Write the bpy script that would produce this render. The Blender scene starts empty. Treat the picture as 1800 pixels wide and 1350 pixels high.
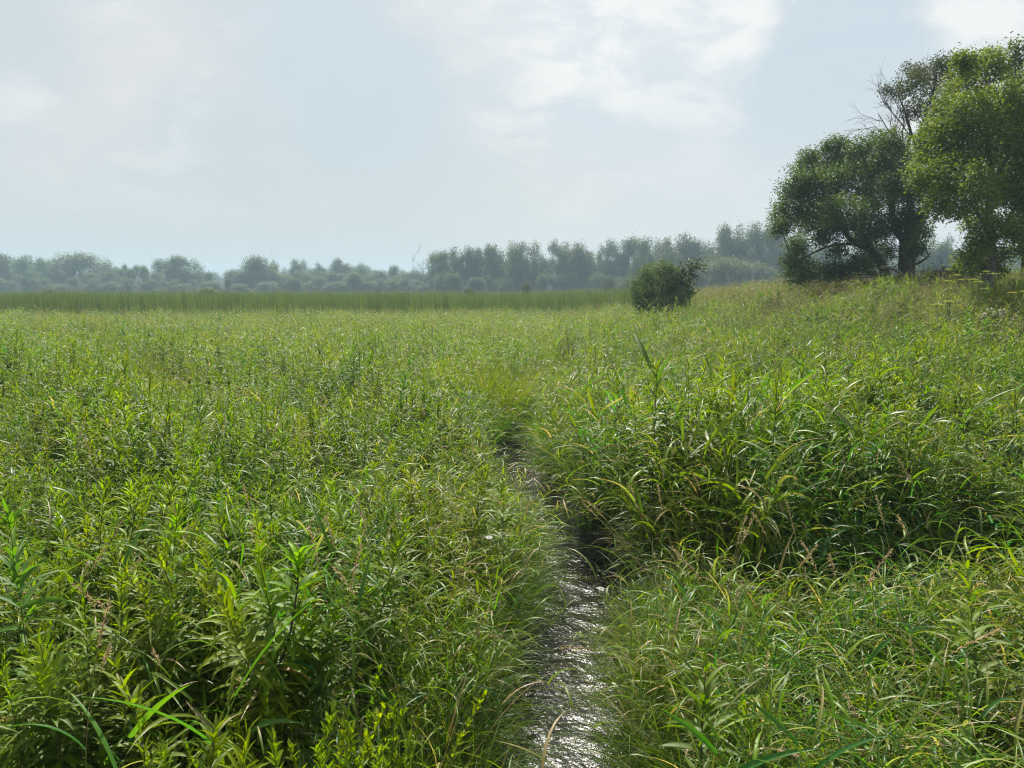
import bpy, math, random
import numpy as np
from mathutils import Vector, Matrix

# ------------------------------------------------------------------ camera, sky, sun, exposure
SC = bpy.context.scene
COL = SC.collection
FPX = 1300.0; PITCH = math.atan((675 - 508) / FPX); CZ = 2.7
cam_data = bpy.data.cameras.new('camera')
cam_data.sensor_width = 36.0; cam_data.lens = 36.0 * FPX / 1800.0
cam_data.clip_start = 0.05; cam_data.clip_end = 6000
cam = bpy.data.objects.new('camera', cam_data); COL.objects.link(cam)
cam.location = (0, 0, CZ); cam.rotation_euler = (math.pi / 2 - PITCH, 0, 0)
SC.camera = cam

def pdir(u, v):
    a = (u - 900) / FPX; d = (v - 675) / FPX
    return Vector((a, math.cos(PITCH) - d * math.sin(PITCH), -math.sin(PITCH) - d * math.cos(PITCH)))
def at(u, v, Y):
    d = pdir(u, v); d = d * (Y / d.y)
    return Vector((d.x, d.y, CZ + d.z))

SUN_EL = math.radians(50); SUN_AZ = math.radians(-6)      # azimuth measured from +Y towards +X
SC.view_settings.view_transform = 'Standard'; SC.view_settings.look = 'None'
SC.view_settings.exposure = 0.75; SC.view_settings.gamma = 1.0; SC.view_settings.use_curve_mapping = False
cy = SC.cycles
cy.max_bounces = 7; cy.diffuse_bounces = 3; cy.glossy_bounces = 2; cy.transmission_bounces = 4
cy.transparent_max_bounces = 16; cy.volume_bounces = 1; cy.caustics_reflective = False; cy.caustics_refractive = False
cy.sample_clamp_indirect = 6.0
cy.use_adaptive_sampling = True; cy.adaptive_threshold = 0.01
cy.use_denoising = True; cy.denoising_prefilter = 'NONE'; cy.filter_width = 1.2

W = bpy.data.worlds.new('World'); SC.world = W; W.use_nodes = True
def build_sky():
    nt = W.node_tree; N = nt.nodes; L = nt.links; N.clear()
    def n(t, **k):
        x = N.new(t)
        for a, b in k.items(): setattr(x, a, b)
        return x
    out = n('ShaderNodeOutputWorld'); bg = n('ShaderNodeBackground'); bg.inputs[1].default_value = 0.072
    sky = n('ShaderNodeTexSky', sky_type='NISHITA', sun_disc=False)
    sky.sun_elevation = SUN_EL; sky.sun_rotation = SUN_AZ
    sky.air_density = 1.2; sky.dust_density = 4.0; sky.ozone_density = 1.5
    tc = n('ShaderNodeTexCoord')
    nrm = n('ShaderNodeVectorMath', operation='NORMALIZE'); L.new(tc.outputs['Generated'], nrm.inputs[0])
    D = nrm.outputs[0]
    def noise(scale, detail, rough=0.55, zs=2.2, off=0.0, dist=0.0):
        m = n('ShaderNodeMapping'); m.inputs['Scale'].default_value = (1, 1, zs); m.inputs['Location'].default_value = (off, off * .7, off * .3)
        L.new(D, m.inputs[0]); t = n('ShaderNodeTexNoise'); L.new(m.outputs[0], t.inputs['Vector'])
        t.inputs['Scale'].default_value = scale; t.inputs['Detail'].default_value = detail; t.inputs['Roughness'].default_value = rough
        t.inputs['Distortion'].default_value = dist
        return t
    def rng(src, a, b, c=0.0, d=1.0):
        r = n('ShaderNodeMapRange', interpolation_type='SMOOTHSTEP'); L.new(src, r.inputs[0])
        for i, q in enumerate((a, b, c, d)): r.inputs[i + 1].default_value = q
        return r.outputs[0]
    def math_(op, a, b):
        r = n('ShaderNodeMath', operation=op)
        for i, q in enumerate((a, b)):
            if isinstance(q, (int, float)): r.inputs[i].default_value = q
            else: L.new(q, r.inputs[i])
        return r.outputs[0]
    def mix(f, a, b):
        r = n('ShaderNodeMix', data_type='RGBA')
        if isinstance(f, (int, float)): r.inputs[0].default_value = f
        else: L.new(f, r.inputs[0])
        for i, q in ((6, a), (7, b)):
            if isinstance(q, tuple): r.inputs[i].default_value = q + (1,)
            else: L.new(q, r.inputs[i])
        return r.outputs[2]
    # warped direction for ragged cloud edges
    wn = noise(5.5, 9, 0.62, 1.6, 3.1)
    sub = n('ShaderNodeVectorMath', operation='SUBTRACT'); L.new(wn.outputs['Color'], sub.inputs[0]); sub.inputs[1].default_value = (.5, .5, .5)
    scl = n('ShaderNodeVectorMath', operation='SCALE'); L.new(sub.outputs[0], scl.inputs[0]); scl.inputs['Scale'].default_value = 0.22
    add = n('ShaderNodeVectorMath', operation='ADD'); L.new(D, add.inputs[0]); L.new(scl.outputs[0], add.inputs[1])
    def blob(u, v, r0, r1):
        d = pdir(u, v).normalized()
        dd = n('ShaderNodeVectorMath', operation='DISTANCE'); L.new(add.outputs[0], dd.inputs[0]); dd.inputs[1].default_value = tuple(d)
        return rng(dd.outputs['Value'], r0, r1, 1.0, 0.0)
    K = 1.0
    big = noise(1.7, 5, 0.5, 2.0, 7.7); fine = noise(9.0, 8, 0.62, 2.4, 1.3, 0.35); mid = noise(3.6, 6, 0.55, 2.0, 12.0)
    base = mix(rng(big.outputs[0], .38, .62), (5.25, 5.8, 6.05), (6.15, 6.35, 6.4))
    # textured bright cloud bank in the upper centre and right
    bank = math_('MAXIMUM', blob(1130, 40, .10, .27), blob(1270, 170, .03, .17))
    bank = math_('MAXIMUM', bank, blob(1720, 10, .08, .22))
    bank = math_('MAXIMUM', bank, math_('MULTIPLY', blob(930, 60, .0, .18), .8))
    tex = rng(fine.outputs[0], .40, .62)
    bankc = mix(tex, (6.0, 6.55, 6.95), (7.9, 7.9, 7.75))
    base = mix(math_('MULTIPLY', bank, .9), base, bankc)
    streak = math_('MULTIPLY', rng(mid.outputs[0], .48, .66), rng(fine.outputs[0], .42, .66))
    base = mix(math_('MULTIPLY', streak, .75), base, (7.5, 7.55, 7.5))
    # soft blue-grey openings with defined edges
    blue = (4.85, 5.7, 6.35)
    for (u, v, a, b, k) in ((1460, 125, .085, .135, .85), (1385, 240, .03, .12, .55), (600, 120, .07, .14, .7), (690, 270, .05, .15, .6), (420, 270, .0, .10, .45), (1180, 330, .03, .2, .4), (1040, 190, .02, .07, .4)):
        base = mix(math_('MULTIPLY', blob(u, v, a, b), k), base, blue)
    # the warm pale bar at upper left
    for (u, v, r, k) in ((170, 190, .10, .5), (250, 90, .12, .5), (90, 290, .09, .35)):
        base = mix(math_('MULTIPLY', blob(u, v, .0, r), k), base, (6.9, 6.65, 6.6))
    # the glow of the veiled sun high above the picture
    sd = Vector((math.sin(SUN_AZ) * math.cos(SUN_EL), math.cos(SUN_AZ) * math.cos(SUN_EL), math.sin(SUN_EL)))
    dd = n('ShaderNodeVectorMath', operation='DISTANCE'); L.new(D, dd.inputs[0]); dd.inputs[1].default_value = tuple(sd)
    glow = rng(dd.outputs['Value'], .0, .55, 1.0, 0.0)
    base = mix(math_('MULTIPLY', glow, .6), base, (10.0, 9.9, 9.4))
    # towards the horizon: greyer at the left, paler at the right
    sep = n('ShaderNodeSeparateXYZ'); L.new(D, sep.inputs[0])
    hz = rng(sep.outputs[2], .0, .30, 1.0, 0.0)
    hcol = mix(rng(sep.outputs[0], -.45, .35), (4.75, 5.35, 5.6), (6.1, 6.35, 6.45))
    base = mix(math_('MULTIPLY', hz, .8), base, hcol)
    fin = mix(0.94, sky.outputs[0], base)
    L.new(fin, bg.inputs[0]); L.new(bg.outputs[0], out.inputs[0])
build_sky()

sl = bpy.data.lights.new('sun', 'SUN'); sl.energy = 5.0; sl.angle = math.radians(1.0); sl.color = (1.0, .95, .86)
so = bpy.data.objects.new('sun', sl); COL.objects.link(so)
sdir = Vector((math.sin(SUN_AZ) * math.cos(SUN_EL), math.cos(SUN_AZ) * math.cos(SUN_EL), math.sin(SUN_EL)))
so.rotation_euler = sdir.to_track_quat('Z', 'Y').to_euler(); so.location = (0, 20, 60)

# ------------------------------------------------------------------ helpers
RS = np.random.RandomState(11)
def U(a, b, n=None): return RS.uniform(a, b, n)

class G:
    """collects quads with a colour per point, builds ONE mesh"""
    def __init__(s): s.v = []; s.f = []; s.c = []; s.n = 0
    def add(s, v, f, c):
        v = np.asarray(v, float).reshape(-1, 3); f = np.asarray(f, int).reshape(-1, 4)
        c = np.asarray(c, float)
        if c.ndim == 1: c = np.tile(c, (len(v), 1))
        s.v.append(v); s.f.append(f + s.n); s.c.append(c); s.n += len(v)
    def merge(s, o):
        for v, f, c in zip(o.v, o.f, o.c): pass
        s.add(np.concatenate(o.v), np.concatenate(o.f), np.concatenate(o.c))
    def mesh(s, name, mat, smooth=True):
        v = np.concatenate(s.v); f = np.concatenate(s.f); c = np.concatenate(s.c)
        me = bpy.data.meshes.new(name)
        me.vertices.add(len(v)); me.vertices.foreach_set('co', v.astype(np.float32).ravel())
        me.loops.add(len(f) * 4); me.loops.foreach_set('vertex_index', f.astype(np.int32).ravel())
        me.polygons.add(len(f)); me.polygons.foreach_set('loop_start', (np.arange(len(f)) * 4).astype(np.int32))
        me.update(calc_edges=True)
        me.polygons.foreach_set('use_smooth', np.full(len(f), smooth))
        at_ = me.color_attributes.new('col', 'FLOAT_COLOR', 'POINT')
        at_.data.foreach_set('color', np.hstack([c, np.ones((len(c), 1))]).astype(np.float32).ravel())
        me.materials.append(mat)
        return me

def lerp(a, b, t): return a + (b - a) * t
def sstep(a, b, x):
    t = np.clip((x - a) / (b - a), 0, 1); return t * t * (3 - 2 * t)

def ribbons(g, base, az, el, curl, Ln, Wd, col, tip=None, n=4, daz=0.0, fold=0.25, prof='lance', roll=0.0, cpow=1.0):
    base = np.asarray(base, float).reshape(-1, 3); N = len(base)
    A = lambda x: np.broadcast_to(np.asarray(x, float), (N,)).copy()
    az, el, curl, Ln, Wd, daz, roll = map(A, (az, el, curl, Ln, Wd, daz, roll))
    col = np.broadcast_to(np.asarray(col, float), (N, 3)); tip = col if tip is None else np.broadcast_to(np.asarray(tip, float), (N, 3))
    t = np.linspace(0, 1, n + 1); pos = [base]; dirs = []
    for k in range(n + 1):
        tk = t[k]; e = el - curl * tk ** cpow; a = az + daz * tk
        d = np.stack([np.cos(e) * np.cos(a), np.cos(e) * np.sin(a), np.sin(e)], 1); dirs.append(d)
        if k < n:
            tm = (t[k] + t[k + 1]) / 2; e = el - curl * tm ** cpow; a = az + daz * tm
            dm = np.stack([np.cos(e) * np.cos(a), np.cos(e) * np.sin(a), np.sin(e)], 1)
            pos.append(pos[-1] + dm * (Ln / n)[:, None])
    vs = []; cs = []
    for k in range(n + 1):
        tk = t[k]
        if prof == 'lance': w = math.sin(math.pi * min(1, (tk * .93 + .04)) ** .75) ** .8 * 1.0
        elif prof == 'blade': w = (0.65 + .5 * tk) if tk < .3 else .82 * (1 - ((tk - .3) / .7) ** 1.8)
        elif prof == 'stem': w = 1 - .6 * tk
        else: w = math.sin(math.pi * (tk * .9 + .05)) ** .5
        w = max(w, .03)
        a = az + daz * tk
        s = np.stack([-np.sin(a), np.cos(a), np.zeros(N)], 1); nn = np.cross(dirs[k], s)
        s2 = np.cos(roll)[:, None] * s + np.sin(roll)[:, None] * nn; n2 = np.cross(dirs[k], s2)
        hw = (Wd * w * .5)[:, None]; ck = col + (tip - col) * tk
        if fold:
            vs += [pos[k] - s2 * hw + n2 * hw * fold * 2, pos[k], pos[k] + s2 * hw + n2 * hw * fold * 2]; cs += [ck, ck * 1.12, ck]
        else:
            vs += [pos[k] - s2 * hw, pos[k] + s2 * hw]; cs += [ck, ck]
    m = 3 if fold else 2
    V = np.stack(vs, 1); Cc = np.stack(cs, 1); P = m * (n + 1)
    fl = []
    for k in range(n):
        for j in range(m - 1):
            a0 = k * m + j; fl.append([a0, a0 + 1, a0 + m + 1, a0 + m])
    F = (np.array(fl)[None] + (np.arange(N) * P)[:, None, None]).reshape(-1, 4)
    g.add(V.reshape(-1, 3), F, Cc.reshape(-1, 3))
    return pos

def tube(g, pts, rad, col, sides=6, jitter=0.0):
    pts = np.asarray([tuple(p) for p in pts], float); n = len(pts)
    rad = np.broadcast_to(np.asarray(rad, float), (n,))
    T = np.gradient(pts, axis=0); T /= np.linalg.norm(T, axis=1)[:, None] + 1e-9
    ref = np.array([0.31, .2, .93]); 
    if abs(T[0] @ ref) > .9: ref = np.array([1., .1, 0])
    vs = []
    for k in range(n):
        a = np.cross(T[k], ref); a /= np.linalg.norm(a) + 1e-9; b = np.cross(T[k], a)
        th = np.arange(sides) * 2 * math.pi / sides
        r = rad[k] * (1 + (RS.uniform(-jitter, jitter, sides) if jitter else 0))
        vs.append(pts[k] + (np.cos(th) * r)[:, None] * a + (np.sin(th) * r)[:, None] * b)
    vs.append(np.repeat(pts[-1:], sides, 0) + T[-1] * rad[-1] * .5)
    F = []
    for k in range(n):
        for j in range(sides):
            j2 = (j + 1) % sides; F.append([k * sides + j, k * sides + j2, (k + 1) * sides + j2, (k + 1) * sides + j])
    g.add(np.concatenate(vs), F, col)

def spline(pts, m):
    pts = [Vector(p) for p in pts]; out = []
    P = [pts[0] * 2 - pts[1]] + pts + [pts[-1] * 2 - pts[-2]]
    for i in range(1, len(P) - 2):
        for k in range(m):
            t = k / m; a, b, c, d = P[i - 1], P[i], P[i + 1], P[i + 2]
            out.append(.5 * ((2 * b) + (c - a) * t + (2 * a - 5 * b + 4 * c - d) * t * t + (3 * b - a - 3 * c + d) * t ** 3))
    out.append(pts[-1]); return out

def link(name, me, parent=None, loc=None):
    o = bpy.data.objects.new(name, me); COL.objects.link(o)
    if parent is not None: o.parent = parent
    if loc is not None: o.location = loc
    return o
def tag(o, label=None, cat=None, group=None, kind=None):
    if label: o['label'] = label
    if cat: o['category'] = cat
    if group: o['group'] = group
    if kind: o['kind'] = kind
    return o
def empty(name, loc, label=None, cat=None, group=None):
    o = bpy.data.objects.new(name, None); COL.objects.link(o); o.location = loc; o.empty_display_size = .2
    return tag(o, label, cat, group)
def copy_tree(root):
    r = root.copy(); COL.objects.link(r)
    for ch in root.children:
        c = ch.copy(); COL.objects.link(c); c.parent = r
        for g2 in ch.children:
            d = g2.copy(); COL.objects.link(d); d.parent = c
    return r

# ------------------------------------------------------------------ materials
def new_mat(name):
    m = bpy.data.materials.new(name); m.use_nodes = True; m.node_tree.nodes.clear(); return m, m.node_tree.nodes, m.node_tree.links
def leaf_mat(name, trans=.4, rough=.42, spec=.45, hue=.02, val=.28, sat=1.0, tboost=(1.7, 1.75, .75), bright=1.0, pn=0.0):
    m, N, L = new_mat(name)
    out = N.new('ShaderNodeOutputMaterial'); at_ = N.new('ShaderNodeVertexColor'); at_.layer_name = 'col'
    oi = N.new('ShaderNodeObjectInfo'); hs = N.new('ShaderNodeHueSaturation')
    r1 = N.new('ShaderNodeMapRange'); L.new(oi.outputs['Random'], r1.inputs[0]); r1.inputs[3].default_value = bright * (1 - val); r1.inputs[4].default_value = bright * (1 + val)
    mm = N.new('ShaderNodeMath'); mm.operation = 'MULTIPLY'; L.new(oi.outputs['Random'], mm.inputs[0]); mm.inputs[1].default_value = 7.31
    fr = N.new('ShaderNodeMath'); fr.operation = 'FRACT'; L.new(mm.outputs[0], fr.inputs[0])
    r2 = N.new('ShaderNodeMapRange'); L.new(fr.outputs[0], r2.inputs[0]); r2.inputs[3].default_value = .5 - hue; r2.inputs[4].default_value = .5 + hue
    L.new(r1.outputs[0], hs.inputs['Value']); L.new(r2.outputs[0], hs.inputs['Hue']); hs.inputs['Saturation'].default_value = sat
    L.new(at_.outputs[0], hs.inputs['Color'])
    csrc = hs.outputs[0]
    if pn:
        # patches of yellower and bluer growth across the ground, tens of centimetres to metres wide
        geo = N.new('ShaderNodeNewGeometry'); tn = N.new('ShaderNodeTexNoise'); tn.inputs['Scale'].default_value = .55; tn.inputs['Detail'].default_value = 4
        L.new(geo.outputs['Position'], tn.inputs['Vector'])
        r3 = N.new('ShaderNodeMapRange'); L.new(tn.outputs[0], r3.inputs[0]); r3.inputs[1].default_value = .35; r3.inputs[2].default_value = .65
        r3.inputs[3].default_value = .5 - pn; r3.inputs[4].default_value = .5 + pn * .7
        h2 = N.new('ShaderNodeHueSaturation'); L.new(r3.outputs[0], h2.inputs['Hue']); L.new(csrc, h2.inputs['Color']); csrc = h2.outputs[0]
    p = N.new('ShaderNodeBsdfPrincipled'); L.new(csrc, p.inputs['Base Color']); p.inputs['Roughness'].default_value = rough
    p.inputs['Specular IOR Level'].default_value = spec
    tb = N.new('ShaderNodeMix'); tb.data_type = 'RGBA'; tb.blend_type = 'MULTIPLY'; tb.inputs[0].default_value = 1; L.new(csrc, tb.inputs[6]); tb.inputs[7].default_value = tboost + (1,)
    tr = N.new('ShaderNodeBsdfTranslucent'); L.new(tb.outputs[2], tr.inputs[0])
    mx = N.new('ShaderNodeMixShader'); mx.inputs[0].default_value = trans
    L.new(p.outputs[0], mx.inputs[1]); L.new(tr.outputs[0], mx.inputs[2]); L.new(mx.outputs[0], out.inputs[0])
    return m
def solid_mat(name, col, rough=.8, spec=.3, ns=0, amp=.3, bump=0, vcol=False):
    m, N, L = new_mat(name)
    out = N.new('ShaderNodeOutputMaterial'); p = N.new('ShaderNodeBsdfPrincipled'); L.new(p.outputs[0], out.inputs[0])
    p.inputs['Roughness'].default_value = rough; p.inputs['Specular IOR Level'].default_value = spec
    tcn = N.new('ShaderNodeTexCoord'); t = N.new('ShaderNodeTexNoise'); L.new(tcn.outputs['Object'], t.inputs['Vector'])
    t.inputs['Scale'].default_value = ns or 5; t.inputs['Detail'].default_value = 6
    r = N.new('ShaderNodeMapRange'); L.new(t.outputs[0], r.inputs[0]); r.inputs[1].default_value = .3; r.inputs[2].default_value = .7
    r.inputs[3].default_value = 1 - amp; r.inputs[4].default_value = 1 + amp
    x = N.new('ShaderNodeMix'); x.data_type = 'RGBA'; x.blend_type = 'MULTIPLY'; x.inputs[0].default_value = 1
    if vcol:
        vc = N.new('ShaderNodeVertexColor'); vc.layer_name = 'col'; L.new(vc.outputs[0], x.inputs[6])
    else: x.inputs[6].default_value = tuple(col) + (1,)
    cmb = N.new('ShaderNodeCombineColor')
    for i in range(3): L.new(r.outputs[0], cmb.inputs[i])
    L.new(cmb.outputs[0], x.inputs[7]); L.new(x.outputs[2], p.inputs['Base Color'])
    if bump:
        b = N.new('ShaderNodeBump'); b.inputs['Strength'].default_value = bump; b.inputs['Distance'].default_value = .05
        L.new(t.outputs[0], b.inputs['Height']); L.new(b.outputs[0], p.inputs['Normal'])
    return m
M_GRASS = leaf_mat('grass_blades', .45, .42, .38, .022, .28, 1.12, pn=.02)
M_SEDGE = leaf_mat('sedge_blades', .4, .45, .35, .02, .28, 1.12, pn=.015)
M_FORB = leaf_mat('forb_leaves', .42, .5, .3, .018, .25, 1.1, pn=.012)
M_CATT = leaf_mat('cattail_leaves', .3, .5, .4, .02, .42)
M_DRY = leaf_mat('dry_straw', .25, .7, .2, .01, .2, tboost=(1.3, 1.2, 1.0))
M_TREE = leaf_mat('tree_leaves', .38, .55, .2, .012, .12, tboost=(1.9, 1.9, .6))
M_FAR = leaf_mat('far_tree_leaves', .25, .6, .2, .02, .2)
M_STEM = solid_mat('stem', (.06, .09, .025), .6, .3, 9, .3, vcol=True)
M_BARK = solid_mat('bark', (.05, .04, .03), .9, .15, 14, .45, .8, vcol=True)
M_PALE = solid_mat('bleached_wood', (.4, .38, .35), .85, .2, 9, .25, .3, vcol=True)
M_FLUFF = leaf_mat('seed_fluff', .4, .9, .05, .005, .1, tboost=(1.1, 1.1, 1.0))

# ------------------------------------------------------------------ terrain
ST = np.array([(.24, -3), (.24, 2), (.22, 3.9), (.44, 5.0), (.58, 6.0), (.40, 7.1), (.10, 8.3), (-.06, 9.6), (.12, 11.2), (.35, 12.3), (.9, 14), (1.4, 17), (1.3, 21), (.6, 26), (-.5, 34)], float)
def stream_d(X, Y):
    X = np.asarray(X, float); Y = np.asarray(Y, float); best = np.full(X.shape, 1e9); side = np.zeros(X.shape)
    for a, b in zip(ST[:-1], ST[1:]):
        d = b - a; t = np.clip(((X - a[0]) * d[0] + (Y - a[1]) * d[1]) / (d @ d), 0, 1)
        dx = X - a[0] - t * d[0]; dy = Y - a[1] - t * d[1]; q = np.hypot(dx, dy)
        side = np.where(q < best, np.sign(dx), side); best = np.minimum(best, q)
    return best, side
def wob(X, Y, s, ph):
    return (np.sin(X * s + ph) * np.cos(Y * s * .83 - ph * 1.7) + .6 * np.sin(X * s * 2.1 + Y * s * 1.3 + ph * 3) + .4 * np.cos(Y * s * 3.3 - X * s * 2.4 + ph)) / 2
def hollow(X, Y):
    """the shadowed side ditch on the right: 1 in its middle"""
    c = 5.0 + .10 * (X - 2.2) + .12 * np.sin(X * 2.3)
    return np.exp(-((Y - c) / .38) ** 2) * sstep(.9, 1.6, X) * (1 - sstep(4.2, 5.5, X))
def cut(X, Y):
    """the black undercut of the right bank: 1 in its middle"""
    return np.exp(-((X - 1.0) / .26) ** 2) * sstep(5.0, 5.5, Y) * (1 - sstep(7.0, 7.6, Y))
def ground(X, Y):
    X = np.asarray(X, float); Y = np.asarray(Y, float)
    base = .36 + .07 * wob(X, Y, .9, 1.3) + .05 * wob(X, Y, .27, .2)
    hill = 1.68 * sstep(1.0, 15.5, X) * sstep(5, 26, Y) * (1 - .75 * sstep(36, 62, Y))
    h = base + hill - .25 * hollow(X, Y) - .62 * cut(X, Y)
    h = np.where(Y > 45, h - .15 * sstep(45, 60, Y), h)
    d, _ = stream_d(X, Y)
    k = sstep(.30, .52, d); w = 1 - sstep(19, 27, Y)
    return h * (1 - w) + w * (lerp(-.22, h, k))
def gz(x, y): return float(ground(np.array([x]), np.array([y]))[0])

def hit(u, v, h):
    d = pdir(u, v); t = .5
    while t < 80:
        x, y, z = d.x * t, d.y * t, CZ + d.z * t
        if z < gz(x, y) + h: return x, y
        t += .04
    return x, y
HERO = [hit(u, v, h) + (r,) for (u, v, h, r) in ((505, 1010, 1.2, .42), (505, 1120, 1.0, .35), (560, 1240, .8, .55), (640, 1300, .8, .4), (62, 1060, 1.0, .35), (190, 1150, 1.0, .35), (330, 1200, 1.0, .35), (855, 760, 1.0, .4), (1780, 1000, 1.0, .35), (150, 890, 1.0, .35))]
def build_ground():
    ys = np.concatenate([np.arange(-4, 16, .12), np.arange(16, 60, .6), np.geomspace(60, 800, 30)])
    ys = np.concatenate([[-800, -300, -80, -20], ys])
    xs = np.concatenate([-np.geomspace(800, 8, 28), np.arange(-7.5, 8, .14), np.geomspace(8, 800, 40)])
    XX, YY = np.meshgrid(xs, ys); Z = ground(XX, YY)
    V = np.stack([XX, YY, Z], -1).reshape(-1, 3); nx = len(xs); ny = len(ys)
    i, j = np.meshgrid(np.arange(nx - 1), np.arange(ny - 1)); a = j * nx + i
    F = np.stack([a, a + 1, a + nx + 1, a + nx], -1).reshape(-1, 4)
    g = G(); g.add(V, F, (.04, .035, .02))
    m, N, L = new_mat('damp_soil')
    out = N.new('ShaderNodeOutputMaterial'); p = N.new('ShaderNodeBsdfPrincipled'); L.new(p.outputs[0], out.inputs[0]); p.inputs['Roughness'].default_value = .85
    geo = N.new('ShaderNodeNewGeometry')
    t = N.new('ShaderNodeTexNoise'); t.inputs['Scale'].default_value = 3; t.inputs['Detail'].default_value = 9; L.new(geo.outputs['Position'], t.inputs['Vector'])
    cr = N.new('ShaderNodeValToRGB'); L.new(t.outputs[0], cr.inputs[0])
    cr.color_ramp.elements[0].color = (.012, .010, .007, 1); cr.color_ramp.elements[0].position = .35
    cr.color_ramp.elements[1].color = (.035, .035, .014, 1); cr.color_ramp.elements[1].position = .62
    L.new(cr.outputs[0], p.inputs['Base Color'])
    b = N.new('ShaderNodeBump'); b.inputs['Distance'].default_value = .05; L.new(t.outputs[0], b.inputs['Height']); L.new(b.outputs[0], p.inputs['Normal'])
    o = link('ground', g.mesh('ground', m)); tag(o, 'dark damp soil under the meadow, rising to a low mound on the right', kind='structure')
build_ground()

def build_water():
    g = G(); pts = spline([(x, y, 0) for x, y in ST[:12]], 10); vs = []
    for i, p in enumerate(pts):
        a = pts[max(0, i - 1)]; b = pts[min(len(pts) - 1, i + 1)]; d = (b - a).normalized(); s = Vector((d.y, -d.x, 0))
        for k in np.linspace(-.62, .85, 9): vs.append(tuple(p + s * k))
    F = []
    for i in range(len(pts) - 1):
        for k in range(8): a = i * 9 + k; F.append([a, a + 1, a + 10, a + 9])
    g.add(vs, F, (.02, .02, .015))
    m, N, L = new_mat('stream_water')
    out = N.new('ShaderNodeOutputMaterial'); p = N.new('ShaderNodeBsdfPrincipled'); L.new(p.outputs[0], out.inputs[0])
    p.inputs['Roughness'].default_value = .19; p.inputs['IOR'].default_value = 1.33; p.inputs['Specular IOR Level'].default_value = .5
    geo = N.new('ShaderNodeNewGeometry')
    def noise(s, d, dist=0.):
        t = N.new('ShaderNodeTexNoise'); t.inputs['Scale'].default_value = s; t.inputs['Detail'].default_value = d; t.inputs['Distortion'].default_value = dist
        L.new(geo.outputs['Position'], t.inputs['Vector']); return t
    big = noise(2.6, 5, .6); cr = N.new('ShaderNodeValToRGB'); L.new(big.outputs[0], cr.inputs[0])
    cr.color_ramp.elements[0].color = (.010, .008, .006, 1); cr.color_ramp.elements[0].position = .42
    cr.color_ramp.elements[1].color = (.008, .007, .005, 1); cr.color_ramp.elements[1].position = .6
    L.new(cr.outputs[0], p.inputs['Base Color'])
    t1 = noise(120, 4, .6); t2 = noise(26, 3, .8); t3 = noise(3.2, 3, .5)
    b1 = N.new('ShaderNodeBump'); b1.inputs['Distance'].default_value = .0016; b1.inputs['Strength'].default_value = 1.0; L.new(t1.outputs[0], b1.inputs['Height'])
    b2 = N.new('ShaderNodeBump'); b2.inputs['Distance'].default_value = .0055; b2.inputs['Strength'].default_value = .9; L.new(t2.outputs[0], b2.inputs['Height']); L.new(b1.outputs[0], b2.inputs['Normal'])
    b3 = N.new('ShaderNodeBump'); b3.inputs['Distance'].default_value = .05; b3.inputs['Strength'].default_value = 1.0; L.new(t3.outputs[0], b3.inputs['Height']); L.new(b2.outputs[0], b3.inputs['Normal'])
    L.new(b3.outputs[0], p.inputs['Normal'])
    o = link('stream_water', g.mesh('stream_water', m)); tag(o, 'narrow stream of shallow rippling water glinting between the grassy banks', kind='structure')
build_water()

# ------------------------------------------------------------------ plant templates (kept in an unlinked library, used by the stuff objects)
C = lambda *a: np.array(a, float)
GR1 = C(.078, .134, .015); GR2 = C(.134, .188, .020); GRB = C(.052, .125, .028); DK = C(.040, .080, .010)
YL = C(.19, .21, .028); TAN = C(.36, .28, .15); BRN = C(.16, .10, .045); OLIVE = C(.10, .115, .03)

def reed_clump(ns, hmin=.7, hmax=1.15, rad=.17, lean=.25, pal=(GR1, GR2), w=.0135, seg=6, dry=.07):
    g = G()
    for i in range(ns):
        a0 = U(0, 6.28); r = rad * math.sqrt(U(0, 1)); H = U(hmin, hmax)
        b = C(math.cos(a0) * r, math.sin(a0) * r, 0); la = U(0, 6.28); el = math.pi / 2 - abs(RS.normal(0, lean)); cu = U(.05, .5)
        c = lerp(pal[0], pal[1], U(0, 1)) * U(.8, 1.2)
        st = ribbons(g, b, la, el, cu, H, .0042, c * C(1.1, .95, .9), n=6, fold=0, prof='stem', roll=U(0, 3))
        P = np.concatenate(st); nl = RS.randint(6, 10)
        tt = np.linspace(.18, 1, nl) + RS.uniform(-.04, .04, nl); tt = np.clip(tt, 0, 1) * 6
        i0 = np.clip(tt.astype(int), 0, 5); fr = (tt - i0)[:, None]; base = P[i0] * (1 - fr) + P[i0 + 1] * fr
        az = la + (np.arange(nl) % 2) * math.pi + RS.normal(0, .7, nl)
        cols = np.repeat(c[None], nl, 0) * RS.uniform(.85, 1.2, (nl, 1))
        cols = np.where((RS.uniform(size=nl) < .5)[:, None], cols, cols * C(.85, 1.0, 1.25))
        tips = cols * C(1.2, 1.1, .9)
        dr = RS.uniform(size=nl) < dry * (2.2 - tt / 6 * 2); cols[dr] = TAN * .8; tips[dr] = TAN; bt = RS.uniform(size=nl) < .12; tips[bt] = TAN * .9
        ribbons(g, base, az, RS.uniform(.6, 1.25, nl), RS.uniform(.5, 1.9, nl), RS.uniform(.2, .42, nl) * (1 - .25 * (tt / 6)), w * RS.uniform(.7, 1.3, nl), cols, tips, n=seg, daz=RS.normal(0, .35, nl), fold=.22, prof='blade', roll=RS.normal(0, .35, nl))
    return g
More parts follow.
